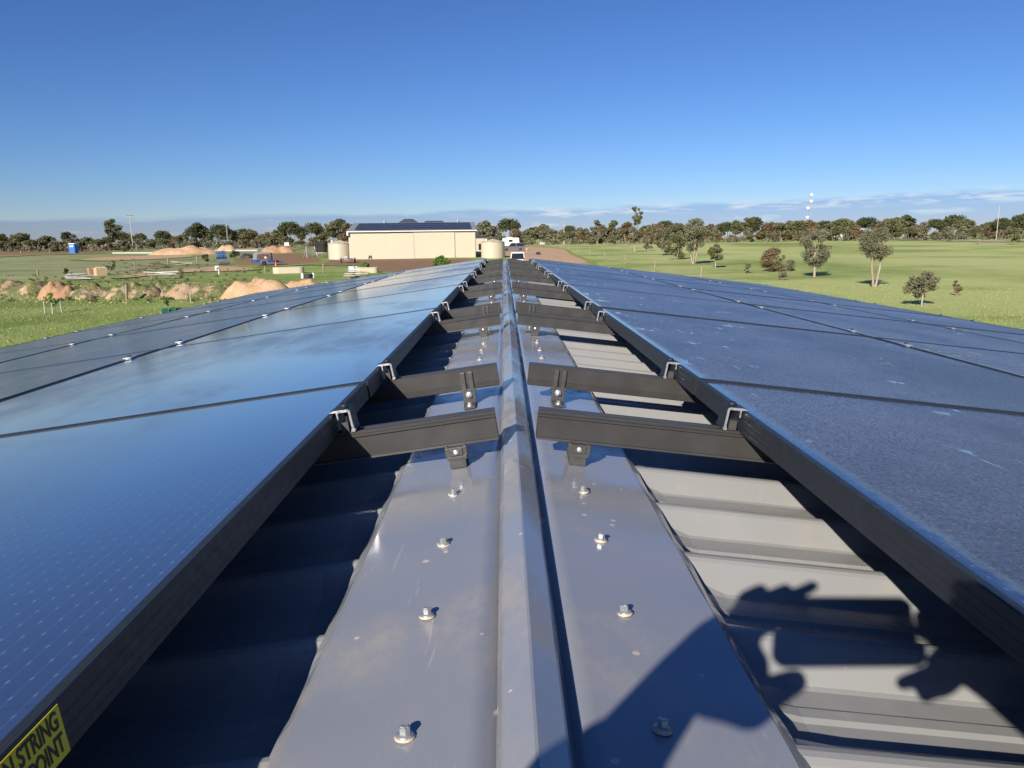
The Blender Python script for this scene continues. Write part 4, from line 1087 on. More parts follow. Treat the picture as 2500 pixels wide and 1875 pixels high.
# ------------------------------------------------------------------ vehicles
def wheel(parent, x, y, r, w=.22, name='wheel'):
    mb = MB(); mb.lathe([(r * .55, -w / 2), (r * .92, -w / 2), (r, -w * .3), (r, w * .3), (r * .92, w / 2), (r * .55, w / 2)], 20, 0, (x, y, r), ax='y'); o = mb.build(name, m_black, parent)
    mb = MB(); mb.lathe([(.04, -w * .42), (r * .18, -w * .40), (r * .5, -w * .30), (r * .58, -w * .46), (r * .58, w * .46), (r * .5, w * .30), (r * .18, w * .40), (.04, w * .42)], 14, 0, (x, y, r), ax='y'); mb.build('rim', m_grey, o)
def car(name, label, p, rz, paint, L=4.7, W=1.86, H=1.72, ute=False, cat='car'):
    o = empty(name, p, rz, label, cat)
    # side profile, x forward
    a = L / 2
    body = [(-a, .42), (-a + .04, .78), (-a + .06, 1.0), (a - 1.25, 1.02), (a - .30, .92), (a - .03, .76), (a, .40), (a - .25, .30), (-a + .2, .30)]
    mb = MB(); mb.prism(body, -W / 2, W / 2, 'y'); mb.build('body', paint, o, bevel=.07)
    if ute: cab = [(-.75, 1.0), (-.62, H - .06), (-.45, H), (.55, H), (1.15, 1.02)]; glass = [(-.74, 1.04), (-.63, H - .12), (-.48, H - .07), (.53, H - .07), (1.10, 1.04)]
    else: cab = [(-a + .05, 1.0), (-a + .30, H - .10), (-a + .60, H), (.45, H), (1.20, 1.02)]; glass = [(-a + .10, 1.05), (-a + .34, H - .14), (-a + .64, H - .07), (.43, H - .07), (1.13, 1.05)]
    v = []; n = len(cab)
    for s in (-1, 1): v += [(x, s * (W / 2 - .04 - (z - 1.0) * .16), z) for x, z in cab]
    mb = MB(); mb.add(v, [tuple(range(n))[::-1], tuple(range(n, 2 * n))] + [(i, (i + 1) % n, (i + 1) % n + n, i + n) for i in range(n)]); cb = mb.build('cabin', paint, o, bevel=.05)
    for s in (-1, 1):
        for (x0, x1) in ((glass[0][0] + .08, (glass[0][0] + glass[-1][0]) / 2 - .05), ((glass[0][0] + glass[-1][0]) / 2 + .05, glass[-1][0] - .1)):
            y0 = s * (W / 2 - .03 - .05 * .16); y1 = s * (W / 2 - .03 - (H - 1.12) * .16)
            xa, xb = x0 + .18, min(x1, x1 - .0)
            if x1 > 0: xb = x1 - .48
            mb = MB(); mb.add([(x0, y0, 1.06), (x1, y0, 1.06), (xb, y1, H - .12), (xa, y1, H - .12)], [(0, 1, 2, 3)]); mb.build('side_window', m_car_glass, cb)
    wz = W / 2 - .16
    xr0, xr1 = cab[0][0] - .012, cab[1][0] - .012
    mb = MB(); mb.add([(xr0 + .01, -wz, 1.08), (xr0 + .01, wz, 1.08), (xr1 - .01, wz - .08, H - .13), (xr1 - .01, -wz + .08, H - .13)], [(0, 1, 2, 3)]); mb.build('rear_window', m_car_glass, cb)
    mb = MB(); x0, x1 = cab[-1][0] + .01, cab[-2][0] + .015
    mb.add([(x0 - .03, -wz, 1.06), (x0 - .03, wz, 1.06), (x1 + .02, wz - .08, H - .05), (x1 + .02, -wz + .08, H - .05)], [(0, 1, 2, 3)]); mb.build('windscreen', m_car_glass, cb)
    for x in (-L * .30, L * .31):
        for s in (-1, 1): wheel(o, x, s * (W / 2 - .10), .36)
    for s in (-1, 1):
        mb = MB(); mb.box((a - .05, s * (W / 2 - .30), .74), (.10, .38, .16)); mb.build('headlight', m_white, o)
        mb = MB(); mb.box((-a + .03, s * (W / 2 - .14), .86), (.05, .16, .26)); mb.build('tail_light', m_orange_p, o)
    if ute:
        mb = MB(); mb.box((-a + .75, 0, 1.05), (1.45, W - .1, .10)); mb.build('tray_cover', m_black, o)
    else:
        for s in (-1, 1): 
            mb = MB(); mb.tube([(-1.5, s * .62, H + .05), (.3, s * .62, H + .05)], .025, 6); mb.build('roof_rail', m_grey, o)
    return o
p, m_ = at_px(1254, 613); car('parked_car', 'dark grey station wagon parked side on behind the right tank', p, face_cam(p) + math.pi, m_car_grey, L=4.9, H=1.75)
p, m_ = at_px(1264, 652); car('parked_car', 'white utility vehicle seen end on just past the ridge end', p, face_cam(p) + R(90), m_white, L=5.0, H=1.80, ute=True, cat='utility')
# caravan
p, m_ = at_px(1247, 605); cv = empty('caravan', p, face_cam(p), 'white caravan behind the grey station wagon', 'caravan')
w = 40 * m_; mb = MB(); mb.prism([(-w / 2, .6), (w / 2, .6), (w / 2 + .1, 1.2), (w / 2, 2.5), (w / 2 - .3, 2.72), (-w / 2 + .3, 2.72), (-w / 2, 2.4), (-w / 2 - .1, 1.2)], -1.2, 1.2, 'y'); mb.build('body', m_white, cv, bevel=.06)
mb = MB(); mb.box((0, -1.22, 1.9), (1.1, .03, .6)); mb.build('window', m_car_glass, cv)
mb = MB(); mb.box((-.3, 0, 2.82), (1.6, 1.4, .16)); mb.build('roof_hatch', m_white, cv); wheel(cv, -.3, -1.05, .34)
# box camper trailer
p, m_ = at_px(644, 650); ct = empty('camper_trailer', p, face_cam(p) + R(12), 'blue camper trailer with rusty brown side panel', 'trailer')
L_ = 42 * m_; H_ = 34 * m_
mb = MB(); mb.prism([(-L_ / 2, .55 * H_ * .5), (L_ / 2, .55 * H_ * .5), (L_ / 2, .46 * H_), (-L_ / 2, .46 * H_)], -.95, .95, 'y'); mb.build('tub', m_blue, ct, bevel=.02)
mb = MB(); mb.prism([(-L_ / 2 - .02, .47 * H_), (L_ / 2 - .02, .47 * H_), (L_ / 2 - .10, .92 * H_), (L_ / 2 - .35, H_), (-L_ / 2 + .35, H_), (-L_ / 2 + .05, .86 * H_)], -.9, .9, 'y'); bx = mb.build('box', m_grey, ct, bevel=.03)
mb = MB(); mb.prism([(-L_ / 2 + .12, .50 * H_), (L_ / 2 - .45, .50 * H_), (L_ / 2 - .50, .88 * H_), (-L_ / 2 + .28, .86 * H_)], -.93, -.905, 'y'); sp = mb.build('side_panel', m_rust, bx)
mb = MB(); mb.box((.1, -.945, .62 * H_), (.26, .02, .28)); mb.build('badge', m_white, sp)
mb = MB(); mb.prism([(L_ / 2 - .40, .48 * H_), (L_ / 2 - .10, .48 * H_), (L_ / 2 - .16, .92 * H_), (L_ / 2 - .38, .95 * H_)], -.93, -.905, 'y'); mb.build('door', m_black, bx)
wheel(ct, -.15, -.98, .33)
mb = MB(); mb.prism([(-.68, .40), (-.50, .78), (.22, .78), (.40, .40), (.30, .40), (.14, .70), (-.42, .70), (-.58, .40)], -1.14, -.90, 'y'); mb.build('mudguard', m_grey, ct)
mb = MB(); mb.tube([(L_ / 2, 0, .50), (L_ / 2 + 1.5, 0, .50)], .05, 6); mb.tube([(L_ / 2 + 1.2, 0, .0), (L_ / 2 + 1.2, 0, .9)], .035, 6); mb.box((L_ / 2 + .6, 0, .6), (.5, .5, .25)); mb.build('drawbar', m_blue, ct)
for i in range(4):
    a = -.5 + i * .3
    mb = MB(); mb.tube([(a, .2, H_), (a + .15 * (i % 2), .1, H_ + .55), (a + .25, -.1, H_ + .7)], .025, 5); mb.build('bent_frame', m_grey, ct)
# small car trailer by the left tank
p, m_ = at_px(850, 643); tr = empty('box_trailer', p, face_cam(p) + R(90), 'low dark trailer parked end on before the left tank', 'trailer')
mb = MB(); mb.box((0, 0, .62), (2.4, 1.5, .10)); mb.build('deck', m_dgrey, tr)
for s in (-1, 1): wheel(tr, 0, s * .95, .34); mb = MB(); mb.box((0, s * .95, .74), (.95, .32, .06)); mb.build('mudguard', m_dgrey, tr)
mb = MB(); mb.tube([(-1.2, -.5, .55), (-2.3, 0, .50), (-1.2, .5, .55)], .05, 6); mb.build('drawbar', m_conc, tr)
mb = MB(); mb.box((.1, .3, .85), (.7, .5, .36)); mb.build('load', m_conc, tr, bevel=.03)
# empty boat trailer on the driveway
p, m_ = at_px(1303, 623); bt = empty('boat_trailer', p, face_cam(p) + R(8), 'bare steel trailer frame on the orange driveway', 'trailer')
for y in (-.6, .6): mb = MB(); mb.tube([(-1.6, y, .55), (1.0, y, .55), (2.0, 0, .5)], .05, 6); mb.build('frame_rail', m_grey, bt)
for x in (-1.4, -.4, .6): mb = MB(); mb.tube([(x, -.6, .55), (x, .6, .55)], .045, 6); mb.build('cross_bar', m_grey, bt)
for s in (-1, 1): wheel(bt, .8, s * .85, .3)
mb = MB(); mb.tube([(-1.3, -.4, .55), (-1.3, -.4, 1.0)], .05, 6); mb.box((-1.3, -.4, 1.05), (.3, .25, .2)); mb.build('winch_post', m_conc, bt)

# ------------------------------------------------------------------ yard things, left
# portable toilet
p, m_ = at_px(181, 619); h = 25 * m_; w = 15 * m_
pt = empty('portable_toilet', p, face_cam(p) - R(32), 'bright blue portable toilet with white roof in the left paddock', 'portable toilet')
mb = MB(); mb.box((0, 0, h * .46), (w, w, h * .90)); mb.build('cabin', m_blue2, pt, bevel=.03)
mb = MB(); mb.box((0, -w / 2 - .015, h * .40), (w * .72, .03, h * .74)); dr = mb.build('door', m_blue2, pt)
mb = MB(); mb.box((0, -w / 2 - .04, h * .70), (w * .60, .02, h * .13)); mb.build('door_sign', m_white, dr)
mb = MB(); mb.box((w * .28, -w / 2 - .05, h * .42), (.05, .05, .18)); mb.build('handle', m_grey, dr)
mb = MB(); mb.box((0, 0, h * .94), (w * 1.06, w * 1.06, h * .07), taper=.86); mb.build('roof', m_white, pt)
mb = MB(); mb.box((0, 0, .06), (w * 1.05, w * 1.05, .12)); mb.build('skid', m_dgrey, pt)
mb = MB(); mb.tube([(w * .3, w * .3, h * .9), (w * .3, w * .3, h * 1.06)], .05, 8); mb.build('vent_pipe', m_white, pt)
# goal like frame
p, m_ = at_px(60, 613); gf = empty('goal_frame', p, face_cam(p), 'white goal shaped frame at the far left', 'goal')
w, h = 25 * m_, 10 * m_
for sx_ in (-1, 1): mb = MB(); mb.tube([(sx_ * w / 2, 0, -.1), (sx_ * w / 2, 0, h)], .10, 6); mb.build('post', m_plank, gf)
mb = MB(); mb.tube([(-w / 2, 0, h), (w / 2, 0, h)], .10, 6); mb.build('crossbar', m_plank, gf)
for sx_ in (-1, 1): mb = MB(); mb.tube([(sx_ * w / 2, 0, h), (sx_ * w / 2, 1.4, 0)], .05, 5); mb.build('stay', m_plank, gf)
# power pole and radio mast
def pole(bx, by, ty, label, name='power_pole', mat=None, arm=True):
    p, m_ = at_px(bx, by); h = (by - ty) * m_
    o = empty(name, p, face_cam(p) + .4, label, 'pole', 'distant poles and masts')
    mb = MB(); mb.tube([(0, 0, -.3), (0, 0, h)], [.17, .11] if arm else [.11, .07], 8); mb.build('post', mat or m_conc, o)
    if arm:
        mb = MB(); mb.box((0, 0, h * .97), (2.4, .14, .16)); ar = mb.build('crossarm', m_wood, o)
        for x in (-1.1, -.4, .4, 1.1): mb = MB(); mb.lathe([(.05, 0), (.09, .12), (.04, .3)], 8, 0, (x, 0, h * .975)); mb.build('insulator', m_conc, ar)
        mb = MB(); mb.tube([(-1.0, 0, h * .96), (-1.35, 0, h * .9)], .04, 5); mb.tube([(1.0, 0, h * .96), (1.35, 0, h * .9)], .04, 5); mb.build('brace', m_grey, o)
    return o
pole(325, 609, 525, 'pale power pole right of the lone pale gum')
pole(1795, 583, 524, 'power pole above the trees near the vase shaped gum')
pole(2432, 586, 504, 'slim pole standing above the trees at far right', arm=False)
pole(1377, 597, 545, 'short power pole above the trees beyond the driveway')
p, m_ = at_px(557, 606); h = (606 - 527) * m_; o = empty('radio_mast', p, 0, 'thin radio mast rising above the left treeline', 'mast')
for k in range(3):
    a = k * 2.094; mb = MB(); mb.tube([(.25 * math.cos(a), .25 * math.sin(a), 0), (.12 * math.cos(a), .12 * math.sin(a), h)], .05, 5); mb.build('mast_leg', m_grey, o)
# cell tower with dishes
p, m_ = at_px(1972, 585); h = (585 - 474) * m_; o = empty('cell_tower', p, face_cam(p), 'lattice tower with four white drum dishes at right', 'tower')
b0, b1 = .95, .55
cs = [(-1, -1), (1, -1), (1, 1), (-1, 1)]
for (a, b) in cs: mb = MB(); mb.tube([(a * b0, b * b0, 0), (a * b1, b * b1, h)], .09, 5); mb.build('tower_leg', m_grey, o)
nb = 14
for i in range(nb):
    z0, z1 = h * i / nb, h * (i + 1) / nb; r0 = b0 + (b1 - b0) * i / nb; r1 = b0 + (b1 - b0) * (i + 1) / nb
    mb = MB()
    for k in range(4):
        a, b = cs[k], cs[(k + 1) % 4]; mb.tube([(a[0] * r0, a[1] * r0, z0), (b[0] * r1, b[1] * r1, z1)], .04, 4, cap=False); mb.tube([(a[0] * r1, a[1] * r1, z1), (b[0] * r1, b[1] * r1, z1)], .04, 4, cap=False)
    mb.build('bracing', m_grey, o)
for (dx_, ty) in ((.75, 479), (.65, 494), (-.75, 510), (-.85, 532)):
    z = (585 - ty) * m_; mb = MB(); mb.lathe([(.02, -1.35), (.70, -1.30), (.78, -1.15), (.78, -.62), (.2, -.5)], 18, 0, (dx_, 0, z), ax='y'); dsh = mb.build('dish', m_white, o)
    mb = MB(); mb.tube([(dx_, -.5, z), (dx_ * .6, 0, z)], .07, 6); mb.build('bracket', m_grey, dsh)
# brick stacks
def brick_stack(label, x0, x1, yt, yb, mat, rz, nx, nz):
    p, m_ = at_px((x0 + x1) / 2, yb); w = (x1 - x0) * m_; h = (yb - yt) * m_
    o = empty('brick_stack', p, face_cam(p) + rz, label, 'bricks', 'stacks of bricks')
    bw, bh = w / nx, h / nz
    mb = MB(); mb.box((0, 0, 0), (bw - .015, w * .5 - .015, bh - .012)); bme = mb.mesh('brick'); bme.materials.append(mat)
    for k in range(nz):
        for j in range(2):
            for i in range(nx):
                if k == nz - 1 and hsh(label, i, j) < .3: continue
                c = bpy.data.objects.new('brick', bme); COL.objects.link(c); c.parent = o
                c.location = ((i + .5) * bw - w / 2 + .01 * (hsh(i, j, k) - .5), (j - .5) * w * .5, (k + .5) * bh); c.rotation_euler = (0, 0, .03 * (hsh(k, j, i) - .5))
brick_stack('stack of cream and pink bricks, left of the pair', 217, 236, 654, 670, m_pink, .2, 4, 8)
brick_stack('larger stack of cream bricks, right of the pair', 234, 258, 652, 673, m_brick, .25, 5, 9)
# timber posts, stakes
def post(label, bx, by, ty, wpx, mat, name='timber_post', group='posts in the left yard', lean=0.0):
    p, m_ = at_px(bx, by); h = (by - ty) * m_; r = wpx * m_ / 2
    mb = MB(); n = 7
    pts = [(lean * h * t + .012 * math.sin(7 * t + bx), .01 * math.sin(5 * t + bx), -.25 + (h + .25) * t) for t in (0, .25, .5, .75, 1)]
    mb.tube(pts, [r * 1.08, r, r * .98, r * .96, r * .9], 7); o = mb.build(name, mat, None, p); tag(o, label, 'post', group); return o
post('weathered timber post standing before the overgrown mounds', 310, 732, 695, 6, m_wood, lean=.03)
post('timber post in front of the largest sand heap', 646, 716, 695, 5, m_wood)
post('slim white stake right of the overgrown mounds', 466, 740, 712, 2.2, m_conc, 'stake')
post('leftmost of three white stakes round the bare sapling', 110, 767, 736, 2.4, m_conc, 'stake')
post('middle one of three white stakes round the bare sapling', 129, 768, 739, 2.6, m_conc, 'stake')
post('rightmost of three white stakes round the bare sapling', 151, 764, 735, 2.4, m_conc, 'stake', lean=-.04)
post('grey post beside the dark scraggy bush', 93, 673, 659, 4, m_wood)
post('fence post standing behind the dry leafless bush', 411, 648, 631, 3.5, m_wood)
post('fence post right of the bare grey shrub', 329, 653, 638, 3.5, m_wood)
post('timber post behind the dark weed bush', 482, 641, 625, 3.5, m_wood)
post('short post just behind the brick stacks', 226, 656, 647, 3, m_wood)
post('leaning post in the grass right of the long trough', 789, 666, 644, 4, m_wood, lean=.06)
post('thin post beside the long cream trough', 648, 668, 650, 3, m_wood)
for i, (bx, by) in enumerate([(33, 612), (52, 621), (122, 619), (155, 609), (240, 613), (293, 611), (322, 607), (334, 609), (0, 612)]):
    post('small paddock fence post in front of the left treeline', bx, by, by - 10, 2.4, m_wood, 'fence_post', 'paddock fence posts on the left')
# right fence line along the driveway: posts and wires
FP = [(1300, 597), (1330, 600), (1356, 603), (1382, 607), (1406, 610.5), (1430, 614), (1454, 619), (1488, 627), (1512, 644), (1539, 648), (1572, 656), (1617, 668), (1672, 679), (1740, 696), (1820, 716)]
fpts = []
fm = MB(); fm.tube([(0, 0, -.3), (0, 0, 1.0)], [.075, .065], 6); fme2 = fm.mesh('fence_post')
A, B = G(1345, 603), G(1617, 668)
for i in range(13):
    t = -.40 + i * .125
    p = A.lerp(B, t); p.z = ground(p.x, p.y)
    fpts.append(p)
    o = link('fence_post', fme2, m_plank if i % 3 else m_wood, None, p); o.scale = (1, 1, .95 + .25 * hsh('fp', i)); o.rotation_euler = (.05 * (hsh('f1', i) - .5), .08 * (hsh('f2', i) - .5), 0)
    tag(o, f'wire fence post along the right paddock, {ORD[12 - i]} from the roof', 'fence post', 'posts of the wire fence beyond the right slope')
for k, z in enumerate((.35, .65, .92)):
    mb = MB(); mb.tube([p + Vector((0, 0, z)) for p in fpts], .006, 4, cap=False); o = mb.build('fence_wire', m_grey)
    tag(o, f'{["lowest", "middle", "top"][k]} wire strung along the right paddock fence', 'wire', 'wires of the right paddock fence')
# meter box on a post
p, m_ = at_px(532, 670); o = empty('meter_post', p, face_cam(p), 'white meter box on a white post by the dirt track', 'meter box')
h = 21 * m_; mb = MB(); mb.tube([(.12, 0, -.2), (.12, 0, h * .95)], .07, 6); mb.build('post', m_white, o)
mb = MB(); mb.box((-.05, -.05, h * .72), (.42, .22, .5)); bx = mb.build('box', m_white, o, bevel=.03)
mb = MB(); mb.lathe([(.02, -.19), (.15, -.18), (.15, -.16)], 12, 0, (-.05, 0, h * .72), ax='y'); mb.build('dial', m_grey, bx)
# cream troughs (raised garden beds)
def trough(label, x0, x1, yt, yb):
    p, m_ = at_px((x0 + x1) / 2, yb); w = (x1 - x0) * m_; h = (yb - yt) * m_; d = min(1.1, w * .4)
    o = empty('garden_trough', p, face_cam(p), label, 'trough', 'cream garden troughs')
    r = d / 2; pts = []
    for k in range(9): a = -math.pi / 2 + math.pi * k / 8; pts.append((w / 2 - r + r * math.cos(a), r * math.sin(a) + r))
    for k in range(9): a = math.pi / 2 + math.pi * k / 8; pts.append((-w / 2 + r + r * math.cos(a), r * math.sin(a) + r))
    n = len(pts); mb = MB(); nz = 10
    v = []; f = []
    for i in range(nz * 2 + 1):
        z = h * i / (nz * 2); off = .010 if i % 2 else 0
        for (x, y) in pts: v.append((x * (1 + off / 2), (y - r) * (1 + off) + r, z))
    for i in range(nz * 2):
        for k in range(n): f.append((i * n + k, i * n + (k + 1) % n, (i + 1) * n + (k + 1) % n, (i + 1) * n + k))
    mb.add(v, f); mb.build('wall', m_cream, o)
    mb = MB(); mb.prism([(x * .99, y) for x, y in pts], h * .55, h * .88, 'z'); mb.build('soil', m_rust, o)
    mb = MB(); mb.tube([(x, y, h) for x, y in pts] + [(pts[0][0], pts[0][1], h)], .025, 5, cap=False); mb.build('rim', m_cream, o)
    return o
trough('long cream corrugated garden trough on the left lawn', 668, 742, 653, 668)
trough('cream corrugated garden trough beside the plank pile', 868, 924, 654, 667)
# plank piles
def planks(label, x0, x1, yb, n, mat, seed, spread=.5, lift=0.0, thick=.06, name='plank_pile', dirn=0):
    p, m_ = at_px((x0 + x1) / 2, yb); w = (x1 - x0) * m_
    o = empty(name, p, face_cam(p), label, 'timber pile', 'piles of timber and sheeting in the left yard')
    rg = random.Random(seed)
    for i in range(n):
        L2 = w * rg.uniform(.6, .95); a = dirn + rg.uniform(-spread, spread); t = rg.uniform(-.10, .16)
        M3 = Matrix.Rotation(a, 3, 'Z') @ Matrix.Rotation(t, 3, 'Y')
        mb = MB(); mb.box((rg.uniform(-.08, .08) * w, rg.uniform(-.5, .5), lift + .06 + i * thick * 1.05 + abs(math.sin(t)) * L2 * .28), (L2, rg.uniform(.12, .26), thick), M=M3); mb.build('plank', mat[i % len(mat)], o)
    if lift:
        for sx_ in (-1, 1): mb = MB(); mb.box((sx_ * w * .3, 0, lift / 2), (.12, .8, lift)); mb.build('trestle', m_wood, o)
    return o
planks('pile of grey weathered planks in front of the second trough', 838, 906, 682, 11, [m_wood, m_plank], 3, .35)
planks('pale planks laid on trestles behind the mounds', 356, 436, 681, 4, [m_plank, m_white], 4, .05, .35)
planks('heap of sheeting and timber left of the brick stacks', 156, 226, 684, 9, [m_plank, m_wood, m_white], 5, .4)
planks('long low pile of dark scrap timber in the left yard', 360, 420, 655, 8, [m_rust, m_wood, m_dgrey], 6, .35)
planks('pile of boards beside the dirt track', 420, 478, 647, 6, [m_wood, m_plank], 7, .25)
planks('low scatter of grey timber on the grass behind the mounds', 300, 372, 661, 6, [m_wood], 8, .3)
# tarp heap
def blob(name, label, cat, x0, x1, yt, yb, mat, seed, group=None):
    p, m_ = at_px((x0 + x1) / 2, yb); w = (x1 - x0) * m_; h = (yb - yt) * m_; mb = MB(); v = []; f = []; n, r = 18, 9
    for j in range(r + 1):
        for k in range(n):
            a = 2 * math.pi * k / n; e = (math.pi / 2) * j / r; q = 1 + .35 * mn.noise(Vector((math.cos(a) * 1.6 + seed, math.sin(a) * 1.6, e * 1.8)))
            v.append((w / 2 * math.cos(e) * math.cos(a) * q, w / 2.6 * math.cos(e) * math.sin(a) * q, h * math.sin(e) * q - .05))
    for j in range(r):
        for k in range(n): f.append((j * n + k, j * n + (k + 1) % n, (j + 1) * n + (k + 1) % n, (j + 1) * n + k))
    mb.add(v, f, 0, False); o = mb.build(name, mat, None, p); tag(o, label, cat, group); return o
blob('tarp_heap', 'black crumpled tarpaulin heap left of the camper trailer', 'tarpaulin', 584, 620, 620, 631, m_tarp, 3)
blob('tarp_heap', 'grey crumpled sheet on the timber heap left of the bricks', 'tarpaulin', 165, 188, 666, 681, m_tarp, 8)
# blue cultivator
p, m_ = at_px(541, 634); h = 22 * m_; o = empty('cultivator', p, face_cam(p) + .3, 'folded bright blue cultivator frame with curved tines', 'farm implement')
mb = MB(); mb.box((0, 0, h * .42), (1.6, .14, .14)); mb.box((0, .4, h * .62), (1.4, .14, .14)); mb.build('toolbar', m_blue2, o)
for i in range(6):
    x = -.7 + i * .28; mb = MB(); mb.tube([(x, .4, h * .62), (x + .05, .1, h * .95), (x - .1, -.35, h * .70), (x - .05, -.40, h * .30), (x, -.1, 0)], .055, 6); mb.build('tine', m_blue2, o)
for x in (-.6, .5): mb = MB(); mb.tube([(x, .2, 0), (x * .6, .1, h)], .06, 6); mb.build('upright', m_blue2, o)
mb = MB(); mb.tube([(-.9, 0, h * .2), (.9, 0, h * .22)], .16, 8); mb.build('roller', m_dgrey, o)
# metal crate on a pallet
p, m_ = at_px(548, 648); o = empty('sheet_stack', p, face_cam(p) + .2, 'stack of grey metal sheets on a reddish pallet', 'metal sheets')
w = 26 * m_
for i in range(3): mb = MB(); mb.box((0, -.4 + i * .4, .12), (w, .16, .22)); mb.build('pallet_bearer', m_rust, o)
for i in range(6): mb = MB(); mb.box((.03 * i - .08, 0, .27 + i * .085), (w * (.98 - .02 * i), 1.1, .07)); mb.build('sheet', m_grey if i % 2 else m_dgrey, o)
# bucket pair
p, m_ = at_px(752, 680); o = empty('water_drum', p, face_cam(p), 'black tub with two white drums on the lawn', 'tub')
mb = MB(); mb.lathe([(.34, 0), (.42, .42), (.38, .42), (.30, .05)], 18); mb.build('tub', m_black, o)
for sx_ in (-1, 1): mb = MB(); mb.lathe([(.13, 0), (.14, .40), (.06, .46), (.05, .52)], 12, 0, (sx_ * .5, .1, 0)); mb.build('drum', m_white, o)
# swing set and trampoline
p, m_ = at_px(759, 630); h = 27 * m_; w = 28 * m_; o = empty('swing_set', p, face_cam(p) + .35, 'pale A frame swing set left of the trampoline', 'swing')
for sx_ in (-1, 1):
    for sy in (-1, 1): mb = MB(); mb.tube([(sx_ * w / 2, sy * .9, 0), (sx_ * w * .36, 0, h)], .06, 6); mb.build('frame_leg', m_grey, o)
mb = MB(); mb.tube([(-w * .36, 0, h), (w * .36, 0, h)], .06, 6); mb.build('top_bar', m_grey, o)
for x in (-.5, .6):
    mb = MB(); mb.tube([(x - .2, 0, h), (x - .2, 0, .5)], .02, 4); mb.tube([(x + .2, 0, h), (x + .2, 0, .5)], .02, 4); mb.build('rope', m_grey, o)
    mb = MB(); mb.box((x, 0, .5), (.5, .2, .06)); mb.build('seat', m_blue2, o)
p, m_ = at_px(786, 630); h = 40 * m_; w = 30 * m_; o = empty('trampoline', p, 0, 'trampoline with tall dark net beside the left tank', 'trampoline')
mb = MB(); mb.lathe([(w / 2, .85), (w / 2 + .08, .9), (w / 2, .98), (w / 2 - .3, .98), (w / 2 - .3, .93)], 28); mb.build('padding', m_plank, o)
mb = MB(); mb.lathe([(.01, .94), (w / 2 - .28, .94)], 28); mb.build('mat', m_black, o)
t_ = NT('net'); t_.set('Base Color', (.018, .018, .02)); t_.set('Roughness', .8)
tp = t_.n.new('ShaderNodeBsdfTransparent'); mx_ = t_.n.new('ShaderNodeMixShader'); mx_.inputs[0].default_value = .72
t_.l.new(tp.outputs[0], mx_.inputs[1]); t_.l.new(t_.b.outputs[0], mx_.inputs[2]); t_.l.new(mx_.outputs[0], t_.out.inputs[0])
mb = MB(); mb.lathe([(w / 2 - .1, 1.0), (w / 2 - .05, h)], 28); o2 = mb.build('net', t_.m, o)
for k in range(6):
    a = k * 1.047; x, y = w / 2 * math.cos(a), w / 2 * math.sin(a)
    mb = MB(); mb.tube([(x, y, 0), (x, y, h)], .04, 5); mb.build('net_pole', m_dgrey, o)
# white sign on a post
p, m_ = at_px(701, 613); h = 21 * m_; o = empty('sign', p, face_cam(p), 'small blank white sign board beyond the camper trailer', 'sign')
mb = MB(); mb.tube([(0, 0, -.2), (0, 0, h)], .06, 6); mb.build('post', m_wood, o)
mb = MB(); mb.box((0, -.08, h * .80), (11 * m_, .05, 8 * m_)); mb.build('board', m_white, o)
# traffic cone
p, m_ = at_px(674, 651); o = empty('traffic_cone', p, 0, 'faded orange traffic cone by the camper drawbar', 'cone')
mb = MB(); mb.lathe([(.16, .04), (.035, .75), (.02, .75)], 14); mb.build('cone', m_orange_p, o); mb = MB(); mb.box((0, 0, .02), (.42, .42, .05)); mb.build('base', m_orange_p, o)
# things against the shed
p, m_ = at_px(922, 633); o = empty('spare_tyre', p, face_cam(p), 'black tyre leaning on the cream shed wall', 'tyre')
mb = MB(); r = 5.5 * m_; pr = [(r * .62 , -.12), (r * .9, -.13), (r, -.06), (r, .06), (r * .9, .13), (r * .62, .12), (r * .58, 0), (r * .62, -.12)]
mb.lathe(pr, 22, 0, (0, 0, r), ax='y'); mb.build('tread', m_black, o); mb = MB(); mb.lathe([(.02, -.03), (r * .6, -.05), (r * .6, .05), (.02, .03)], 16, 0, (0, 0, r), ax='y'); mb.build('rim', m_dgrey, o)
p, m_ = at_px(944, 633); o = empty('gas_cylinder', p, 0, 'tall grey gas cylinder standing by the shed wall', 'gas cylinder')
mb = MB(); r = .36; h = 20 * m_; mb.lathe([(r * .9, 0), (r, .06), (r, h * .78), (r * .8, h * .88), (r * .35, h * .92)], 16); mb.build('body', m_grey, o)
mb = MB(); mb.lathe([(r * .5, h * .90), (r * .5, h), (r * .42, h)], 12); mb.build('collar', m_grey, o)
p, m_ = at_px(904, 634); o = empty('garden_tap', p, 0, 'small green garden hose reel by the shed wall', 'hose reel')
mb = MB(); mb.lathe([(.10, -.2), (.32, -.2), (.32, -.15), (.14, -.13), (.14, .13), (.32, .15), (.32, .2), (.10, .2)], 16, 0, (0, 0, .45), ax='x'); mb.build('reel', m_green, o)
mb = MB(); mb.tube([(-.25, -.2, 0), (-.25, 0, .45), (-.25, .2, 0)], .03, 5); mb.tube([(.25, -.2, 0), (.25, 0, .45), (.25, .2, 0)], .03, 5); mb.build('stand', m_dgrey, o)
p, m_ = at_px(862, 664); o = empty('glass_sheet', p, face_cam(p) - .2, 'pale glass sheet leaning at the end of the second trough', 'glass sheet')
t2 = NT('greenish_glass'); t2.set('Base Color', (.42, .52, .50)); t2.set('Roughness', .12); t2.set('Specular IOR Level', .6)
mb = MB(); mb.box((0, 0, 7 * m_), (22 * m_, .02, 14 * m_), M=Matrix.Rotation(-.28, 3, 'X')); mb.build('pane', t2.m, o)
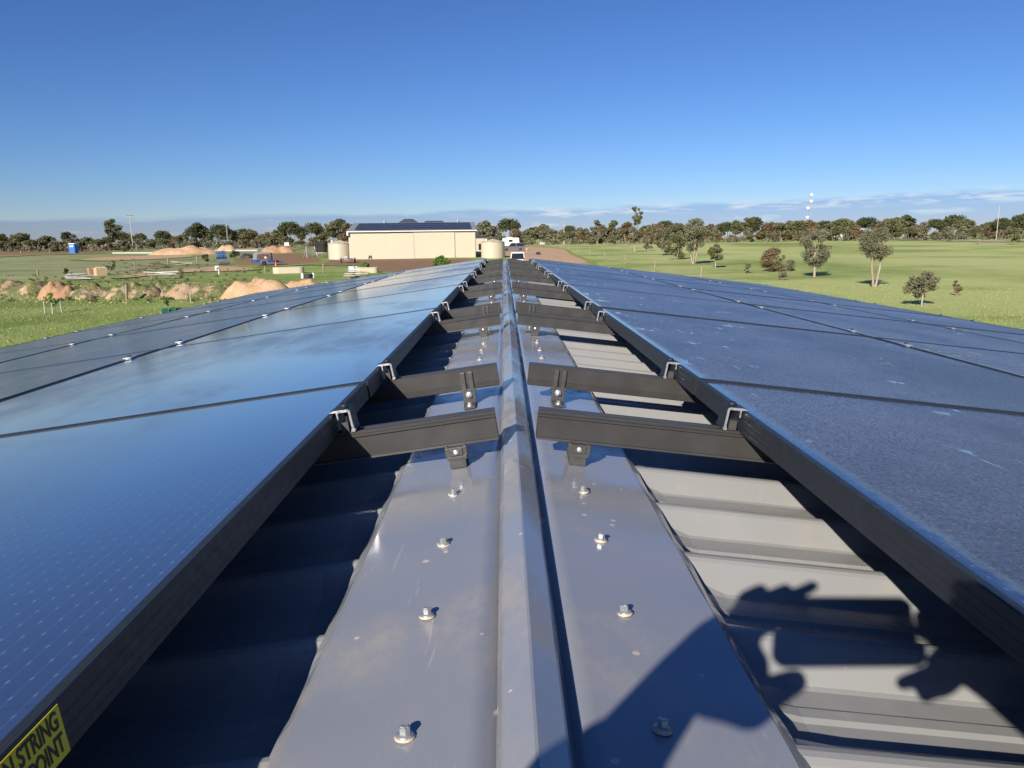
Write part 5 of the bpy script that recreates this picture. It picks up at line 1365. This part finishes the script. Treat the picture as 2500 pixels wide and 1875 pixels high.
mb = MB(); mb.box((.25, -.12, 8 * m_), (.12, .05, 17 * m_), M=Matrix.Rotation(-.28, 3, 'X') @ Matrix.Rotation(-.45, 3, 'Y')); mb.build('leaning_board', m_wood, o)
# green sapling guard at the panel edge
p, m_ = at_px(421, 764); o = empty('tree_guard', p, face_cam(p), 'dark green plastic guard round the sapling at the panel edge', 'tree guard')
w = 46 * m_
for k in range(3):
    mb = MB(); mb.prism([(-w / 2 + k * w / 3, 0), (-w / 2 + (k + 1) * w / 3 - .02, 0), (-w / 2 + (k + 1) * w / 3 - .04, .26 + .05 * (k % 2)), (-w / 2 + k * w / 3, .24)], -.25 + .15 * k, -.22 + .15 * k, 'y'); mb.build('guard_panel', m_green, o)
# far white things
def far_build(label, bx, by, wpx, hpx, roofm):
    p, m_ = at_px(bx, by); w, h = wpx * m_, hpx * m_
    o = empty('far_building', p, face_cam(p), label, 'building', 'far buildings among the trees')
    mb = MB(); mb.box((0, 2, h * .35), (w, 4, h * .7)); mb.build('wall', m_white, o)
    mb = MB(); mb.prism([(-.3, h * .68), (4.3, h * .68), (2, h)], -w / 2 - .2, w / 2 + .2, 'x'); mb.build('roof', roofm, o)
    mb = MB(); mb.box((w * .2, -.02, h * .36), (w * .18, .05, h * .3)); mb.build('window', m_car_glass, o)
far_build('white far building half hidden right of the egg shaped gum', 2045, 584, 22, 20, m_grey)
far_build('white far building among trees beyond the driveway', 1414, 593.5, 24, 16, m_grey)
far_build('low cream far building behind the lone pale gum', 262, 607, 36, 22, m_dgrey)
p, m_ = at_px(1325, 596); o = empty('poly_tank', p, 0, 'small white tank beyond the dirt driveway', 'water tank')
mb = MB(); r = 7.5 * m_; mb.lathe([(r, 0), (r, r * .75), (r * .75, r * 1.1), (.1, r * 1.22)], 20); mb.build('shell', m_white, o); mb = MB(); mb.lathe([(.3, 0), (.3, .15), (.02, .18)], 10, 0, (0, 0, r * 1.2)); mb.build('lid', m_grey, o)
# low white walls / slabs
for (x0, x1, y, lab) in ((276, 390, 619, 'long pale concrete kerb before the sand ridge'), (515, 630, 613, 'pale concrete kerb behind the blue cultivator')):
    a, b = G(x0, y), G(x1, y); c = (a + b) / 2; L3 = (b - a).length
    mb = MB(); mb.box((0, 0, .12), (L3, .5, .36)); o = mb.build('concrete_kerb', m_conc, None, c, bevel=.04); o.rotation_euler = (0, 0, math.atan2((b - a).y, (b - a).x)); tag(o, lab, 'kerb')
# ------------------------------------------------------------------ the photographer, sitting on the ridge behind the camera (only the shadow shows)
m_skin = M('skin', (.52, .33, .24), (.47, .29, .21), 8, .55)
m_shirt = M('work_shirt', (.10, .14, .24), (.08, .115, .20), 12, .85, bump=.2, bscale=60)
m_trou = M('work_trousers', (.06, .065, .08), (.05, .053, .066), 12, .85, bump=.2, bscale=60)
m_hair = M('dark_hair', (.035, .025, .018), (.05, .035, .025), 60, .6)
def caps(mb, a, b, ra, rb, n=10):
    a, b = Vector(a), Vector(b); d = (b - a); L = d.length; d = d.normalized() if L > 1e-6 else Vector((0, 0, 1))
    pts = []; rad = []
    for k in range(4): t = -math.pi / 2 + (math.pi / 2) * k / 4; pts.append(a + d * (ra * math.sin(t))); rad.append(max(.0006, ra * math.cos(t)))
    pts.append(a); rad.append(ra); pts.append(b); rad.append(rb)
    for k in range(1, 5): t = (math.pi / 2) * k / 4; pts.append(b + d * (rb * math.sin(t))); rad.append(max(.0006, rb * math.cos(t)))
    # build rings with a fixed frame
    ax = Vector((0, 0, 1)) if abs(d.z) < .9 else Vector((1, 0, 0)); u = d.cross(ax).normalized(); w = d.cross(u)
    v = []; f = []
    for p, r in zip(pts, rad):
        for k in range(n): t = 2 * math.pi * k / n; v.append(p + (u * math.cos(t) + w * math.sin(t)) * r)
    for i in range(len(pts) - 1):
        for k in range(n): f.append((i * n + k, i * n + (k + 1) % n, (i + 1) * n + (k + 1) % n, (i + 1) * n + k))
    f.append(tuple(range(n))[::-1]); f.append(tuple(range((len(pts) - 1) * n, len(pts) * n)))
    mb.add(v, f, 0, True)
def remeshed(mb, name, mat, parent, vox, smooth=4):
    o = mb.build(name, mat, parent)
    r = o.modifiers.new('remesh', 'REMESH'); r.mode = 'VOXEL'; r.voxel_size = vox; r.use_smooth_shade = True
    if smooth: s = o.modifiers.new('smooth', 'SMOOTH'); s.iterations = smooth; s.factor = .5
    return o
pe = empty('person', (0, 0, CZ), 0, 'person in work clothes sitting on the ridge, holding a phone forward', 'person')
SL, SR = Vector((-.20, -.61, .075)), Vector((.20, -.61, .075))
EL, ER = Vector((-.318, -.282, -.062)), Vector((.255, -.315, -.135))
WL, WR = Vector((-.165, -.070, -.012)), Vector((.140, -.062, -.034))
body = MB()
caps(body, (-.07, -.84, -.21), (.07, -.84, -.21), .125, .125); caps(body, (0, -.85, -.16), (0, -.70, .0), .125, .140); caps(body, (-.08, -.68, .015), (.08, -.68, .015), .112, .112)
caps(body, SL, SR, .062, .062); caps(body, (0, -.63, .075), (0, -.58, .185), .055, .050)
# head with face
hc = Vector((0, -.565, .280)); caps(body, hc + Vector((0, -.025, .02)), hc + Vector((0, .02, -.02)), .092, .080); caps(body, hc + Vector((0, .045, -.075)), hc + Vector((0, .05, -.06)), .045, .05)
caps(body, hc + Vector((0, .088, -.005)), hc + Vector((0, .112, -.040)), .010, .014); caps(body, hc + Vector((-.022, .088, -.078)), hc + Vector((.022, .088, -.078)), .009, .009)
for s in (-1, 1): caps(body, hc + Vector((s * .085, -.01, .01)), hc + Vector((s * .088, -.015, -.035)), .014, .010)
# arms
for (a, e, w) in ((SL, EL, WL), (SR, ER, WR)):
    caps(body, a, e, .050, .040); caps(body, e, w, .040, .027)
# left hand: palm at the phone's left end, fingers up over its top edge, thumb along the bottom
def hand(pc, w, tips, thumb):
    caps(body, w, pc, .027, .034); 
    for (k0, k1, k2) in tips:
        k0, k1, k2 = Vector(k0), Vector(k1), Vector(k2)
        caps(body, pc, k0, .018, .0105, 8); caps(body, k0, k1, .0100, .0090, 8); caps(body, k1, k2, .0090, .0078, 8)
    a, b, c = (Vector(q) for q in thumb); caps(body, pc, a, .020, .0125, 8); caps(body, a, b, .0120, .0105, 8); caps(body, b, c, .0105, .0092, 8)
hand(Vector((-.130, -.036, -.012)), WL, [((-.126, -.020, .020), (-.120, -.014, .046), (-.104, -.016, .058)), ((-.112, -.018, .016), (-.094, -.012, .044), (-.073, -.014, .057)), ((-.104, -.018, .010), (-.070, -.010, .040), (-.040, -.012, .060)), ((-.108, -.020, -.004), (-.080, -.012, .018), (-.052, -.012, .022))], ((-.120, -.046, -.040), (-.096, -.040, -.050), (-.060, -.034, -.046)))
caps(body, (-.130, -.038, .004), (-.104, -.034, -.022), .028, .024); caps(body, (-.128, -.038, -.025), (-.082, -.034, -.050), .026, .017); caps(body, (-.082, -.034, -.050), (-.052, -.030, -.040), .016, .012); caps(body, (-.120, -.03, .005), (-.075, -.018, .026), .018, .013)
hand(Vector((.122, -.036, -.014)), WR, [((.124, -.018, .016), (.112, -.012, .034), (.096, -.016, .043)), ((.118, -.018, -.004), (.104, -.010, .004), (.092, -.012, .010)), ((.112, -.020, -.024), (.088, -.014, -.044), (.058, -.016, -.052)), ((.114, -.024, -.038), (.100, -.018, -.056), (.078, -.020, -.062))], ((.112, -.046, -.002), (.096, -.038, .004), (.080, -.032, .008)))
caps(body, (.122, -.036, -.014), (.094, -.026, .020), .022, .016); caps(body, (.122, -.036, -.014), (.094, -.030, -.028), .024, .018)
# crossed legs
HL, HR = Vector((-.09, -.83, -.235)), Vector((.09, -.83, -.235)); KL, KR = Vector((-.245, -.52, -.235)), Vector((.275, -.52, -.235))
AL_, AR_ = Vector((.06, -.60, -.272)), Vector((-.04, -.50, -.275))
for (h_, k_, a_) in ((HL, KL, AL_), (HR, KR, AR_)): caps(body, h_, k_, .080, .058); caps(body, k_, a_, .055, .040)
caps(body, AL_, AL_ + Vector((.12, .03, -.01)), .036, .030); caps(body, AR_, AR_ + Vector((-.12, .03, -.01)), .036, .030)
remeshed(body, 'body', m_skin, pe, .0045, 3)
sh = MB(); caps(sh, (-.07, -.83, -.19), (.07, -.83, -.19), .136, .136); caps(sh, (0, -.85, -.16), (0, -.70, .0), .138, .153); caps(sh, (-.08, -.68, .015), (.08, -.68, .015), .125, .125); caps(sh, SL, SR, .074, .074); caps(sh, (0, -.64, .075), (0, -.61, .12), .066, .058)
for (a, e, w) in ((SL, EL, WL), (SR, ER, WR)): caps(sh, a, e, .063, .050); caps(sh, e, e.lerp(w, .62), .050, .040)
remeshed(sh, 'shirt', m_shirt, pe, .008, 3)
tr_ = MB(); caps(tr_, (-.07, -.84, -.225), (.07, -.84, -.225), .132, .132)
for (h_, k_, a_) in ((HL, KL, AL_), (HR, KR, AR_)): caps(tr_, h_, k_, .092, .068); caps(tr_, k_, k_.lerp(a_, .92), .066, .050)
remeshed(tr_, 'trousers', m_trou, pe, .008, 3)
hr = MB(); caps(hr, hc + Vector((0, -.045, .045)), hc + Vector((0, .01, .055)), .086, .072); remeshed(hr, 'hair', m_hair, pe, .006, 2)
for s in (-1, 1):
    bt_ = MB(); a_ = AL_ if s < 0 else AR_; q = 1 if s < 0 else -1
    caps(bt_, a_ + Vector((q * .01, .005, .0)), a_ + Vector((q * .15, .035, -.012)), .046, .038); remeshed(bt_, 'boot', m_rust, pe, .007, 2)
    ey_ = MB(); ey_.lathe([(.001, -.008), (.008, -.004), (.008, .004), (.001, .008)], 10, 0, tuple(hc + Vector((s * .032, .082, .012)))); ey_.build('eye', m_hair, pe)
# phone held at the lens
phn = empty('phone', (0, 0, CZ), 0, 'black smartphone held sideways in both hands', 'phone')
phm = Matrix((RGT, UPV, -fwd)).transposed().to_4x4(); phm.translation = (0, 0, CZ); phn.matrix_world = phm
def rrect(w, h, r, n=5):
    return [(sx_ * (w / 2 - r) + r * math.cos(a), sy * (h / 2 - r) + r * math.sin(a)) for (sx_, sy, a0) in ((1, 1, 0), (-1, 1, math.pi / 2), (-1, -1, math.pi), (1, -1, 1.5 * math.pi)) for a in [a0 + (math.pi / 2) * i / n for i in range(n + 1)]]
PXC = .008
mb = MB(); mb.prism([(x + PXC, y) for x, y in rrect(.150, .073, .011)], .0040, .0118, 'z'); mb.build('case', m_black, phn)
mb = MB(); mb.prism([(x + PXC, y) for x, y in rrect(.142, .065, .007)], .0119, .0123, 'z'); mb.build('screen', m_car_glass, phn)
mb = MB(); mb.lathe([(.0070, .0012), (.0070, .0040), (.0052, .0040), (.0052, .0012)], 18, 0, (0, 0, 0)); mb.build('lens_ring', m_dgrey, phn)
